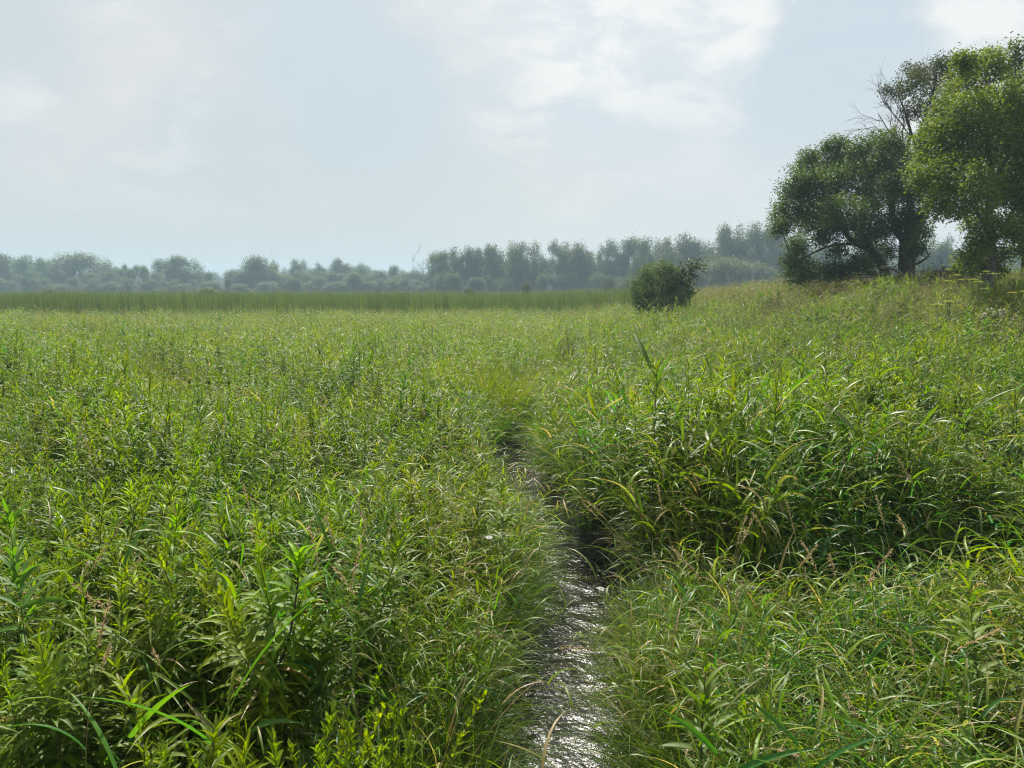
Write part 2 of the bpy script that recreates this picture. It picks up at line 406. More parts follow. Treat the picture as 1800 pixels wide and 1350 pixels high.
def sedge_clump(nb, L0=.5, L1=.95, rad=.12, w=.0055, pal=(GR1, GR2), spread=.6, curl=(.7, 2.2), dry=.06, seg=7):
    g = G(); a = RS.uniform(0, 6.28, nb); r = rad * np.sqrt(RS.uniform(0, 1, nb))
    b = np.stack([np.cos(a) * r, np.sin(a) * r, np.zeros(nb)], 1)
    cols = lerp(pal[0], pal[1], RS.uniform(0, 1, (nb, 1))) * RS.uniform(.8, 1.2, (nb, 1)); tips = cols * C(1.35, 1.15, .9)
    dr = RS.uniform(size=nb) < dry; cols[dr] = TAN * .7; tips[dr] = TAN
    ribbons(g, b, a + RS.normal(0, .5, nb), math.pi / 2 - np.abs(RS.normal(0, spread * .5, nb)) - .05, RS.uniform(curl[0], curl[1], nb), RS.uniform(L0, L1, nb), w * RS.uniform(.6, 1.4, nb), cols, tips, n=seg, daz=RS.normal(0, .3, nb), fold=.2, prof='blade', roll=RS.normal(0, .5, nb), cpow=1.4)
    return g
def goldenrod(H, nl=70, Lf=.085, wf=.013, pal=(GR1, GR2), gall=False, lean=.12, bare=.22, curlr=(.5, 1.5)):
    gs, gl = G(), G(); la = U(0, 6.28)
    st = ribbons(G(), (0, 0, 0), la, math.pi / 2 - abs(RS.normal(0, lean)), U(0, .25), H, .004, (1, 1, 1), n=8, fold=0)
    P = np.concatenate(st); tube(gs, P, np.linspace(.0034, .0014, len(P)), lerp(C(.09, .10, .03), C(.10, .05, .03), U(0, 1)), 5)
    t = bare + (1 - bare) * np.sort(RS.uniform(0, 1, nl) ** .8); q = np.clip(t * 8, 0, 7.999); i0 = q.astype(int); fr = (q - i0)[:, None]
    base = P[i0] * (1 - fr) + P[i0 + 1] * fr; az = np.arange(nl) * 2.4 + RS.normal(0, .25, nl)
    size = np.where(t < .8, 1, 1 - (t - .8) * 2.6) * np.where(t < .35, .85, 1)
    c = lerp(pal[0], pal[1], U(0, 1)); cols = np.repeat(c[None], nl, 0) * RS.uniform(.85, 1.15, (nl, 1)); top = (t > .86)[:, None]
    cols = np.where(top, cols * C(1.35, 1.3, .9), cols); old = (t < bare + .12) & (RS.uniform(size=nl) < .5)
    cols[old] = lerp(YL, BRN, RS.uniform(0, 1, (old.sum(), 1)))
    ribbons(gl, base, az, lerp(.35, 1.15, sstep(.55, 1, t)) + RS.normal(0, .15, nl), RS.uniform(curlr[0], curlr[1], nl) * (1 - .5 * sstep(.8, 1, t)), Lf * size * RS.uniform(.8, 1.25, nl), wf * size * RS.uniform(.85, 1.2, nl), cols, cols * C(1.1, 1.05, .95), n=4, fold=.2, prof='lance', roll=RS.normal(0, .25, nl), daz=RS.normal(0, .25, nl))
    if gall:
        k = 46; ga = RS.uniform(0, 6.28, k)
        ribbons(gl, np.repeat(P[-1][None], k, 0), ga, RS.uniform(-.3, 1.4, k), RS.uniform(0, 1, k), RS.uniform(.02, .038, k), .008, C(.025, .04, .012), C(.05, .07, .02), n=3, fold=.2)
    return gs, gl
def merged(*gs):
    g = G()
    for x in gs: g.merge(x)
    return g
def goldenrod_patch(n, rad=.16, **k):
    g = G()
    for i in range(n):
        a, b = goldenrod(U(.85, 1.2), **k); off = C(*RS.uniform(-rad, rad, 2), 0)
        for x in (a, b): g.add(np.concatenate(x.v) + off, np.concatenate(x.f), np.concatenate(x.c))
    return g
def cattail_clump(n=9):
    g = G(); a = RS.uniform(0, 6.28, n); r = RS.uniform(0, .28, n); b = np.stack([np.cos(a) * r, np.sin(a) * r, np.zeros(n)], 1)
    c = lerp(C(.035, .068, .024), C(.080, .112, .036), RS.uniform(0, 1, (n, 1)))
    for i in range(n):
        ribbons(g, b[i], U(0, 6.28), math.pi / 2 - abs(RS.normal(0, .08)), U(0, .35), U(1.7, 2.35), .026, c[i], c[i] * C(1.6, 1.45, 1.2), n=5, fold=0, prof='blade', roll=U(0, 3), cpow=2.5)
    return g
def seed_stalk(H, wheat=TAN, nsp=46, hl=.15):
    """reed grass stalk with a narrow pale panicle"""
    gs, gh = G(), G(); la = U(0, 6.28)
    st = ribbons(G(), (0, 0, 0), la, math.pi / 2 - U(.05, .25), U(.35, .95), H, .004, (1, 1, 1), n=12, fold=0, cpow=2.2)
    P = np.concatenate(st); tube(gs, P, np.linspace(.0019, .0010, len(P)), TAN * C(.75, .8, .6), 4)
    t = 1 - np.sort(RS.uniform(0, 1, nsp)) * hl / H; q = np.clip(t * 12, 0, 11.999); i0 = q.astype(int); fr = (q - i0)[:, None]
    base = P[i0] * (1 - fr) + P[i0 + 1] * fr; d = P[-1] - P[-2]; daz = math.atan2(d[1], d[0]); del_ = math.asin(d[2] / np.linalg.norm(d))
    env = np.sin(np.pi * np.clip((1 - t) * H / hl * .92 + .04, 0, 1)) ** .6
    ribbons(gh, base, daz + RS.normal(0, .55, nsp), del_ + RS.normal(0, .5, nsp), RS.normal(0, .4, nsp), RS.uniform(.010, .022, nsp) * (.5 + .7 * env), .0048, wheat * RS.uniform(.75, 1.25, (nsp, 1)), n=2, fold=.3, prof='lance')
    return gs, gh

LIB = {}
def lib(key, gens, mat):
    c = bpy.data.collections.new('lib_' + key)
    for i, g in enumerate(gens):
        o = bpy.data.objects.new('%s_t%02d' % (key, i), g.mesh(key, mat)); c.objects.link(o)
    LIB[key] = (c, len(gens))
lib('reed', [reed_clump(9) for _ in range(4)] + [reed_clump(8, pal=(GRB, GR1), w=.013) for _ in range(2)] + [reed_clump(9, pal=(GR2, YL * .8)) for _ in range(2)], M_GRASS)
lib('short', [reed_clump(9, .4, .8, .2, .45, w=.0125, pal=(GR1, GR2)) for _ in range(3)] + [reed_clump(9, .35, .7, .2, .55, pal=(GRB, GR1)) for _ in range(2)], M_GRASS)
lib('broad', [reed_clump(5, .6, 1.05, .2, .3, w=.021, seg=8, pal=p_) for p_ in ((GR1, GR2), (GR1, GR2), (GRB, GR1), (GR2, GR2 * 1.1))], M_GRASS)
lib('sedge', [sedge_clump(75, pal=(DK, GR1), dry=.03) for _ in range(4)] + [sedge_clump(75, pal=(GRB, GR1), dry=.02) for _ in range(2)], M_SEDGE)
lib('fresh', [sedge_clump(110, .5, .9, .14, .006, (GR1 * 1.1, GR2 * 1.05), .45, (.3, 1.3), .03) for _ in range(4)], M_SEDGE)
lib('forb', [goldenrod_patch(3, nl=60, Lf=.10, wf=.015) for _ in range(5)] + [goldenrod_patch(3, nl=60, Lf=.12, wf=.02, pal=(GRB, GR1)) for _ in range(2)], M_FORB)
lib('cattail', [cattail_clump() for _ in range(6)], M_CATT)
def dry_clump(n, hl=.13):
    g = G()
    for i in range(n):
        a, b = seed_stalk(U(.9, 1.25), TAN * U(.8, 1.2), 26, hl); off = C(*RS.uniform(-.18, .18, 2), 0)
        for x in (a, b): g.add(np.concatenate(x.v) + off, np.concatenate(x.f), np.concatenate(x.c))
    return g
lib('dry', [dry_clump(5) for _ in range(4)], M_DRY)
def weedy(n=4, seeds=True):
    """branching weed with small leaves and brownish seed tufts"""
    g = G()
    for i in range(n):
        b = C(*RS.uniform(-.2, .2, 2), 0); H = U(.7, 1.1)
        st = ribbons(g, b, U(0, 6.28), 1.5 - abs(RS.normal(0, .1)), .2, H, .005, C(.09, .07, .03), n=5, fold=0, prof='stem'); P = np.concatenate(st)
        for k in range(12):
            q = U(1.5, 4.99); i0 = int(q); p = P[i0] + (P[i0 + 1] - P[i0]) * (q - i0)
            s2 = ribbons(g, p, U(0, 6.28), U(.5, 1.1), U(-.4, .2), U(.12, .32), .003, C(.1, .09, .035), n=3, fold=0, prof='stem'); Q = np.concatenate(s2)
            m = 7; qi = RS.randint(0, 4, m)
            ribbons(g, Q[qi], RS.uniform(0, 6.28, m), RS.uniform(-.2, .9, m), RS.uniform(.2, 1, m), RS.uniform(.025, .055, m), .011, lerp(GR1, OLIVE, RS.uniform(0, 1, (m, 1))), n=3, fold=.2)
            if seeds:
                m = 12; ribbons(g, np.repeat(Q[-1][None], m, 0) + RS.normal(0, .006, (m, 3)), RS.uniform(0, 6.28, m), RS.uniform(-.5, 1.4, m), 0, RS.uniform(.012, .022, m), .006, lerp(C(.34, .27, .2), C(.2, .14, .09), RS.uniform(0, 1, (m, 1))), n=2, fold=0)
    return g
lib('weedy', [weedy() for _ in range(4)], M_FORB)
lib('leafy', [weedy(5, False) for _ in range(3)], M_FORB)
lib('litter', [sedge_clump(40, .3, .6, .16, .007, (TAN * .5, TAN * .9), 1.5, (.5, 2.2), dry=.5) for _ in range(3)], M_DRY)

# ------------------------------------------------------------------ scattering of uncountable growth
def scatter_obj(name, key, X, Y, scl, az=None, tilt=None, dz=0.0, label='', idx=None):
    n = len(X); c, nt = LIB[key]; Z = ground(X, Y) + dz
    me = bpy.data.meshes.new(name); me.vertices.add(n)
    me.vertices.foreach_set('co', np.stack([X, Y, Z], 1).astype(np.float32).ravel())
    if az is None: az = RS.uniform(0, 6.28, n)
    if tilt is None: tilt = np.abs(RS.normal(0, .10, n))
    rot = np.stack([np.zeros(n), tilt, az], 1)
    a = me.attributes.new('rot', 'FLOAT_VECTOR', 'POINT'); a.data.foreach_set('vector', rot.astype(np.float32).ravel())
    a = me.attributes.new('scl', 'FLOAT', 'POINT'); a.data.foreach_set('value', np.asarray(scl, np.float32) * np.ones(n, np.float32))
    a = me.attributes.new('idx', 'INT', 'POINT'); a.data.foreach_set('value', (RS.randint(0, nt, n) if idx is None else idx).astype(np.int32))
    o = link(name, me); tag(o, label, kind='stuff')
    ng = bpy.data.node_groups.new('scatter_' + name, 'GeometryNodeTree')
    ng.interface.new_socket('Geometry', in_out='INPUT', socket_type='NodeSocketGeometry'); ng.interface.new_socket('Geometry', in_out='OUTPUT', socket_type='NodeSocketGeometry')
    N = ng.nodes; L = ng.links
    gi = N.new('NodeGroupInput'); go = N.new('NodeGroupOutput'); ip = N.new('GeometryNodeInstanceOnPoints'); ci = N.new('GeometryNodeCollectionInfo')
    ci.inputs[0].default_value = c; ci.inputs['Separate Children'].default_value = True; ci.inputs['Reset Children'].default_value = True
    def na(nm, t):
        x = N.new('GeometryNodeInputNamedAttribute'); x.data_type = t; x.inputs[0].default_value = nm; return x.outputs[0]
    L.new(gi.outputs[0], ip.inputs['Points']); L.new(ci.outputs[0], ip.inputs['Instance']); ip.inputs['Pick Instance'].default_value = True
    L.new(na('idx', 'INT'), ip.inputs['Instance Index'])
    e2r = N.new('FunctionNodeEulerToRotation'); L.new(na('rot', 'FLOAT_VECTOR'), e2r.inputs[0]); L.new(e2r.outputs[0], ip.inputs['Rotation'])
    L.new(na('scl', 'FLOAT'), ip.inputs['Scale']); L.new(ip.outputs[0], go.inputs[0])
    md = o.modifiers.new('scatter', 'NODES'); md.node_group = ng
    return o
def wedge(y0, y1, dens, k=.82, m=1.2):
    W1 = k * y1 + m; n = int(dens * 2 * W1 * (y1 - y0)); X = RS.uniform(-W1, W1, n); Y = RS.uniform(y0, y1, n)
    s = np.abs(X) < k * np.maximum(Y, 0) + m; return X[s], Y[s]
def keep(X, Y, p):
    s = RS.uniform(size=len(X)) < p; return X[s], Y[s]
def cleard(X, Y, r=.48):
    d, side = stream_d(X, Y); open_ = (cut(X, Y) < .3) & np.where(Y < 13, d > r, d > np.maximum(.0, .45 - (Y - 13) * .1)); return open_
def hfac(X, Y):
    f = .95 + lerp(.28, .40, sstep(4, 9, Y)) * (1 - .5 * sstep(22, 35, Y)) * wob(X, Y, 1.35, 2.2) + .10 * wob(X, Y, .35, .9) + .08 * wob(X, Y, 3.7, .4)
    f = np.where((X > 1.0) & (Y < 4.75), f * .68, f)                 # the low grass in front of the side ditch
    f = np.where((X > 1.0) & (Y > 5.2) & (Y < 9), f * 1.10, f)
    f = f * lerp(1.14, 1, sstep(2.2, 4.5, Y))
    for (hx, hy, hr) in HERO: f = f * (1 - .38 * np.exp(-(((X - hx) ** 2 + (Y - hy + .28) ** 2) / hr ** 2) ** 1.5))
    d, sd_ = stream_d(X, Y)
    return f * np.where((Y < 20) & ~((sd_ > 0) & (Y > 5.4)), lerp(.72, 1, sstep(.45, 1.1, d)), 1) * np.where((sd_ > 0) & (Y > 5.4) & (Y < 14), 1 + .12 * np.exp(-((d - 1.1) / .8) ** 2), 1)
def left_w(X, Y):      # where goldenrod dominates
    w = sstep(.4, 2.0, -X + .25 * Y * 0 + .9 * wob(X, Y, .8, 5)) * (1 - .8 * sstep(11, 22, Y + 3 * wob(X, Y, .4, 1)))
    w = np.maximum(w, .75 * sstep(.9, 2.4, X) * sstep(5.4, 6.3, Y) * (1 - .5 * sstep(18, 30, Y)))
    return w
def hw(X, Y): return sstep(5.5, 12, X) * sstep(15, 22, Y)            # dry top of the mound

# main reed-grass sward
parts = []
for (a, b, dn) in ((.5, 9, 22), (9, 20, 13), (20, 56, 7)):
    X, Y = wedge(a, b, dn); s = cleard(X, Y) & (hollow(X, Y) < .35); X, Y = X[s], Y[s]
    X, Y = keep(X, Y, (1 - .72 * left_w(X, Y)) * (.45 + .55 * sstep(-.5, 0, wob(X, Y, 1.7, 3.3)))); parts.append((X, Y))
X = np.concatenate([p[0] for p in parts]); Y = np.concatenate([p[1] for p in parts])
low = (X > 1.0) & (Y < 4.75)
near = Y < 24
s1 = ~low
pz = wob(X, Y, 1.3, 7.0) + .5 * wob(X, Y, 3.1, 2.0) + RS.normal(0, .22, len(X))
pidx = np.where(pz < -.38, 4 + RS.randint(0, 2, len(X)), np.where(pz > .38, 6 + RS.randint(0, 2, len(X)), RS.randint(0, 4, len(X))))
scatter_obj('meadow_grass', 'reed', X[s1], Y[s1], idx=pidx[s1], scl= hfac(X, Y)[s1] * RS.uniform(.8, 1.12, s1.sum()), label='tall green reed grass filling the wet meadow')
s1 = low; scatter_obj('bank_grass', 'short', X[s1], Y[s1], RS.uniform(.85, 1.2, s1.sum()), tilt=np.abs(RS.normal(0, .25, s1.sum())), label='low bright green grass at the lower right in front of the shadowed ditch')
# short under-layer everywhere near
X, Y = wedge(.5, 14, 16); s = cleard(X, Y, .5) & (hollow(X, Y) < .6); X, Y = X[s], Y[s]
scatter_obj('undergrowth_grass', 'short', X, Y, RS.uniform(.8, 1.15, len(X)), label='short mixed grass growing beneath the taller stems')
X, Y = wedge(.8, 9, 9); s = cleard(X, Y, .62) & (hollow(X, Y) < .4); X, Y = X[s], Y[s]; X, Y = keep(X, Y, np.where(X > .8, .9, .35 + .3 * wob(X, Y, 1.6, 9)))
scatter_obj('broad_bladed_grass', 'broad', X, Y, hfac(X, Y) * RS.uniform(.95, 1.25, len(X)) * np.where((X > 1) & (Y < 4.75), 1.15, 1), tilt=np.abs(RS.normal(0, .2, len(X))), label='long broad arching grass blades over the near banks')
# sedges: fine leaved tussocks along the banks, and in the middle distance
X, Y = wedge(1.2, 14, 60); X, Y = keep(X, Y, np.where(Y > 7.5, .14, .9)); d, sd = stream_d(X, Y); s = (cut(X, Y) < .25) & (d > np.where((sd < 0) & (Y > 5.5), .36, .44)) & (d < .95) & ~((X > 1) & (Y > 4.6) & (Y < 5.4)); X, Y = X[s], Y[s]; d, sd = stream_d(X, Y)
scatter_obj('bank_sedge', 'sedge', X, Y, RS.uniform(.6, .95, len(X)), az=np.where(sd > 0, math.pi, 0) + RS.normal(0, .5, len(X)), tilt=RS.uniform(.1, .5, len(X)), label='fine drooping sedge hanging over both stream banks')
X, Y = wedge(9, 55, 7); pm = sstep(-.1, .35, wob(X, Y, .5, 4.0)) * (1 - .6 * hw(X, Y)); X, Y = keep(X, Y, pm); s = cleard(X, Y, .4); X, Y = X[s], Y[s]
scatter_obj('meadow_sedge', 'fresh', X, Y, RS.uniform(.9, 1.25, len(X)), label='soft yellow-green sedge spreading across the middle of the meadow')
# a bright sedge mound behind the bend of the stream and a darker one on its right bank
X = RS.uniform(-1.7, .25, 70); Y = RS.uniform(12.4, 15.6, 70); s = stream_d(X, Y)[0] > .5; X, Y = X[s], Y[s]
scatter_obj('sedge_mound', 'fresh', X, Y, RS.uniform(1.15, 1.5, len(X)) * (1 - .25 * np.abs((X + .7) / 1.2)), tilt=RS.uniform(.05, .3, len(X)), label='bright fine-leaved sedge mound behind the bend of the stream')
X = RS.uniform(.7, 2.3, 90); Y = RS.uniform(7.4, 11.5, 90); s = (stream_d(X, Y)[0] > .55) & (stream_d(X, Y)[0] < 1.6); X, Y = X[s], Y[s]
scatter_obj('drooping_sedge_mound', 'sedge', X, Y, RS.uniform(1.15, 1.45, len(X)), az=math.pi + RS.normal(0, .6, len(X)), tilt=RS.uniform(.05, .4, len(X)), label='drooping sedge mound on the right bank above the dark cut of the stream')
# forbs
parts = []
for (a, b, dn) in ((.6, 10, 24), (10, 30, 10)):
    X, Y = wedge(a, b, dn); s = cleard(X, Y, .75) & (hollow(X, Y) < .25) & ~((X > 1) & (Y < 5.3)); X, Y = keep(X[s], Y[s], (left_w(X, Y) * (.3 + .7 * sstep(-.65, -.1, wob(X, Y, 1.9, 6.1))))[s]); parts.append((X, Y))
X = np.concatenate([p[0] for p in parts]); Y = np.concatenate([p[1] for p in parts])
scatter_obj('goldenrod_thicket', 'forb', X, Y, hfac(X, Y) * RS.uniform(.85, 1.15, len(X)), label='dense leafy goldenrod stems filling the meadow left of the stream and on the right bank')
X, Y = wedge(5.5, 30, 4); p = sstep(1.5, 4, X) * (1 - sstep(22, 30, Y)) * .8 * sstep(-.4, .3, wob(X, Y, .7, 8)); X, Y = keep(X, Y, p)
scatter_obj('small_leaved_weeds', 'leafy', X, Y, RS.uniform(.8, 1.15, len(X)), label='small-leaved branching weeds on the slope right of the stream')
# the mound's dry top
X, Y = wedge(14, 42, 10); X, Y = keep(X, Y, hw(X, Y) * .9)
scatter_obj('dry_grass', 'dry', X, Y, RS.uniform(.85, 1.22, len(X)), label='tan dry grass stalks with seed heads on the mound below the trees')
X, Y = wedge(12, 40, 4); X, Y = keep(X, Y, sstep(4.5, 11, X) * sstep(12, 20, Y) * .8)
scatter_obj('seeding_weeds', 'weedy', X, Y, RS.uniform(.85, 1.3, len(X)), label='brown-tufted seeding weeds along the top of the mound')
X, Y = wedge(26, 54, 3); X, Y = keep(X, Y, .9 - .9 * hw(X, Y))
scatter_obj('pale_grass_heads', 'dry', X, Y, RS.uniform(.85, 1.12, len(X)), label='scattered pale grass heads at the far edge of the meadow')
X, Y = wedge(1.0, 12, 8); s = cleard(X, Y, .6); X, Y = X[s], Y[s]
scatter_obj('dead_grass_litter', 'litter', X, Y, RS.uniform(.8, 1.3, len(X)), label='matted dead tan blades low among the green stems')
# cattail marsh
parts = []
for (a, b, dn) in ((38, 62, 5.5), (62, 100, 2.2), (100, 175, .7)):
    X, Y = wedge(a, b, dn, .80, 4)
    edge = 49 + .10 * X + 4.5 * wob(X, Y * 0, .12, 1.0) + 1.8 * wob(X, Y, .6, 2); s = (Y > edge + RS.normal(0, 2.2, len(X))) & (X < 9.5 + 4 * sstep(55, 80, Y) + (Y - 60).clip(0) * .8); parts.append((X[s], Y[s]))
X = np.concatenate([p[0] for p in parts]); Y = np.concatenate([p[1] for p in parts])
scatter_obj('cattail_marsh', 'cattail', X, Y, RS.uniform(.76, 1.10, len(X)) * (1 + .05 * wob(X, Y, .25, 2)), tilt=np.abs(RS.normal(0, .05, len(X))), label='dark green cattail stand across the back of the meadow')

# ------------------------------------------------------------------ leaves in volume
def leaf_cloud(g, centers, radii, counts, size, cols, droop=.7, clus=12, flat=.8, width=.5, shell=.55, n=2):
    """clusters of small leaves spread through irregular lobes, thicker towards their rims"""
    for (c, r, k) in zip(centers, radii, counts):
        k = int(k)
        if k < 1: continue
        m = max(1, round(k / clus)); d = RS.normal(0, 1, (m, 3)); d /= np.linalg.norm(d, axis=1)[:, None]
        rr = r * (shell + (1 - shell) * RS.uniform(0, 1, (m, 1)) ** .6) * (1 + .22 * RS.normal(0, 1, (m, 1)).clip(-1.5, 1.8))
        cc = np.asarray(c) + d * rr * C(1, 1, flat)
        p = np.repeat(cc, clus, 0); p = p + RS.normal(0, 1, p.shape) * size * 1.35
        az = np.repeat(np.arctan2(d[:, 1], d[:, 0]), clus) + RS.normal(0, 1.1, len(p))
        cc_ = lerp(cols[0], cols[1], np.repeat(RS.uniform(0, 1, (m, 1)), clus, 0)) * RS.uniform(.8, 1.2, (len(p), 1))
        ribbons(g, p, az, RS.normal(.25, .5, len(p)), RS.uniform(.2, droop * 2, len(p)), size * RS.uniform(.7, 1.35, len(p)), size * width * RS.uniform(.7, 1.2, len(p)), cc_, cc_ * 1.08, n=n, fold=0, prof='round', roll=RS.normal(0, .6, len(p)))

def limb(g, pts, r0, r1, col, m=5, sides=7, jit=.08):
    s = spline(pts, m); tube(g, s, np.linspace(r0, r1, len(s)) , col, sides, jit); return [tuple(p) for p in s]
def grow(g, p, d, L, r, depth, col, spread=.5, up=.0, seg=4, kids=(2, 4)):
    pts = [Vector(p)]; d = Vector(d).normalized()
    for i in range(seg):
        d = (d + Vector(RS.normal(0, .16, 3)) + Vector((0, 0, up))).normalized(); pts.append(pts[-1] + d * L / seg)
    tube(g, pts, np.linspace(r, r * .45, len(pts)), col, 5 if r > .012 else 3)
    if depth > 0:
        for k in range(RS.randint(*kids) + 1):
            i = RS.randint(1, seg + 1); q = (d + Vector(RS.normal(0, spread, 3))).normalized()
            grow(g, pts[i], q, L * U(.45, .75), r * .5, depth - 1, col, spread, up, seg, kids)

BK = C(.055, .045, .036)
def near_tree(name, label, cat, Y, trunk_paths, blobs, leaf, dens, cols, bark=BK, ydep=.8, group=None, twigs=4, flat=.85, extra=None, mat=None, width=.5, shell=.45, sink=0.0):
    b0 = trunk_paths[0][0][0]; base = at(b0[0], b0[1], Y); base.z = gz(base.x, base.y) - .05
    gt, gl = G(), G(); limbs = []
    for (path, r0, r1) in trunk_paths:
        pts = [at(q[0], q[1], Y + (q[2] if len(q) > 2 else 0)) for q in path]
        if path is trunk_paths[0][0]: pts[0] = base.copy()
        limbs += [np.array(limb(gt, [p - base for p in pts], r0, r1, bark, sides=9 if r0 > .08 else 6))]
    LP = np.concatenate(limbs); px = Y / FPX; cen = []; rad = []; cnt = []
    for (u, v, r) in blobs:
        rw = r * px; c = np.array(at(u, v, Y + RS.uniform(-ydep, ydep) * (1.6 + rw))) - np.array(base)
        cen.append(c); rad.append(rw); cnt.append(dens * rw ** 2 + dens * .3 * rw)
        low = LP[LP[:, 2] < c[2] - rw * .1]; low = low if len(low) else LP
        p0 = low[np.argmin(np.linalg.norm(low - c, axis=1))]
        mid_ = (p0 + c) / 2 + RS.normal(0, .1, 3) * rw - C(0, 0, .12 * rw)
        rr = .012 + .02 * rw; limb(gt, [p0, mid_, c], rr * 1.5, rr * .5, bark, 4, 5)
        for k in range(twigs):
            e = RS.normal(0, 1, 3); e /= np.linalg.norm(e); e[2] = abs(e[2]) * .6 - .1; q0 = lerp(mid_, c, U(.3, 1))
            limb(gt, [q0, q0 + e * rw * .55 + C(0, 0, .05), q0 + e * rw * 1.0], rr * .5, .004, bark, 3, 3, 0)
        # ragged sprays that break the outline
        for k in range(8):
            e = RS.normal(0, 1, 3); e /= np.linalg.norm(e); cen.append(c + e * rw * U(.75, 1.3)); rad.append(rw * U(.14, .36)); cnt.append(dens * .9 * rad[-1] ** 2 + 10)
    leaf_cloud(gl, cen, rad, cnt, leaf, cols, width=width, flat=flat, shell=shell)
    root = empty(name, base, label, cat, group)
    link('trunk', gt.mesh('trunk', M_BARK), root); link('crown', gl.mesh('crown', mat or M_TREE), root)
    if extra: extra(root, base)
    return root
LF1 = (C(.034, .066, .010), C(.066, .104, .014)); LF2 = (C(.060, .105, .012), C(.145, .188, .02)); LFD = (C(.032, .048, .014), C(.06, .07, .018))

# broad tree on the left of the clump
near_tree('maple_tree', 'broad dark tree with several leaning trunks and low spreading branches, leftmost on the mound', 'tree', 30,
  [([(1592, 492), (1590, 455), (1592, 425), (1605, 395), (1628, 365)], .26, .14), ([(1590, 425), (1572, 395), (1568, 360), (1575, 320)], .17, .08),
   ([(1592, 430), (1600, 380), (1597, 330), (1592, 280), (1600, 235)], .18, .05), ([(1560, 493, .6), (1548, 462, .4), (1530, 440, .2), (1500, 425), (1478, 400)], .19, .08),
   ([(1530, 440, .2), (1515, 400), (1520, 350), (1530, 300)], .10, .04), ([(1500, 428), (1460, 432, -.3), (1425, 447, -.5), (1395, 462, -.6)], .07, .02),
   ([(1478, 400), (1440, 385, -.6), (1405, 372, -.9)], .07, .02), ([(1490, 410), (1450, 340), (1430, 300)], .06, .02), ([(1560, 490, -.5), (1520, 476, -.8), (1480, 476, -1), (1430, 480, -1.2)], .10, .02),
   ([(1478, 400), (1440, 418, .2), (1405, 422, .4)], .05, .015), ([(1590, 470, .2), (1615, 462, .4), (1633, 450, .6)], .08, .04)],
  [(1388, 372, 30), (1403, 330, 30), (1424, 300, 26), (1462, 285, 33), (1440, 340, 42), (1490, 320, 46), (1482, 378, 38), (1428, 388, 27), (1532, 290, 42), (1545, 345, 42), (1528, 392, 30),
   (1580, 285, 36), (1597, 330, 36), (1600, 382, 30), (1562, 250, 20), (1476, 256, 17), (1510, 262, 18), (1400, 432, 16), (1396, 462, 20), (1470, 440, 13), (1445, 422, 12), (1395, 486, 15),
   (1425, 480, 20), (1462, 478, 22), (1500, 470, 22), (1530, 455, 22), (1620, 412, 16), (1375, 400, 16), (1572, 400, 22), (1560, 440, 18), (1605, 440, 16), (1420, 275, 12), (1460, 390, 25), (1515, 425, 20)],
  .09, 3600, LF1, ydep=1.0, flat=.75)
def bare_fan(root, base):
    g = G()
    for (p, q, L) in (((1590, 262), (1540, 195), 2.0), ((1592, 262), (1556, 178), 1.9), ((1588, 268), (1532, 225), 1.9), ((1600, 240), (1575, 165), 1.5), ((1575, 262), (1528, 250), 1.5)):
        a = at(p[0], p[1], 33) - base; b = at(q[0], q[1], 33 + U(-1, 1)) - base
        grow(g, a, b - a, L, .035, 3, C(.11, .09, .075), .42, .0, 5, (3, 5))
    link('bare_branch', g.mesh('bare_branch', M_BARK), root)
near_tree('ash_tree', 'taller dull-leaved tree with a fan of bare twigs behind the broad dark tree', 'tree', 33,
  [([(1602, 492), (1603, 440), (1620, 390), (1640, 340), (1632, 300), (1618, 260), (1600, 235)], .2, .08), ([(1618, 260), (1622, 220), (1635, 180), (1645, 140)], .10, .03), ([(1602, 238), (1592, 200), (1580, 170)], .07, .02), ([(1632, 300), (1655, 250), (1670, 190)], .10, .03)],
  [(1642, 128, 24), (1606, 148, 21), (1578, 163, 15), (1665, 158, 30), (1628, 182, 26), (1676, 122, 18), (1602, 196, 16), (1650, 222, 26), (1622, 252, 20), (1662, 285, 30), (1640, 335, 26), (1600, 120, 9), (1560, 158, 7), (1655, 110, 12), (1615, 128, 12)],
  .10, 1500, LFD, extra=bare_fan, twigs=6, shell=.3)
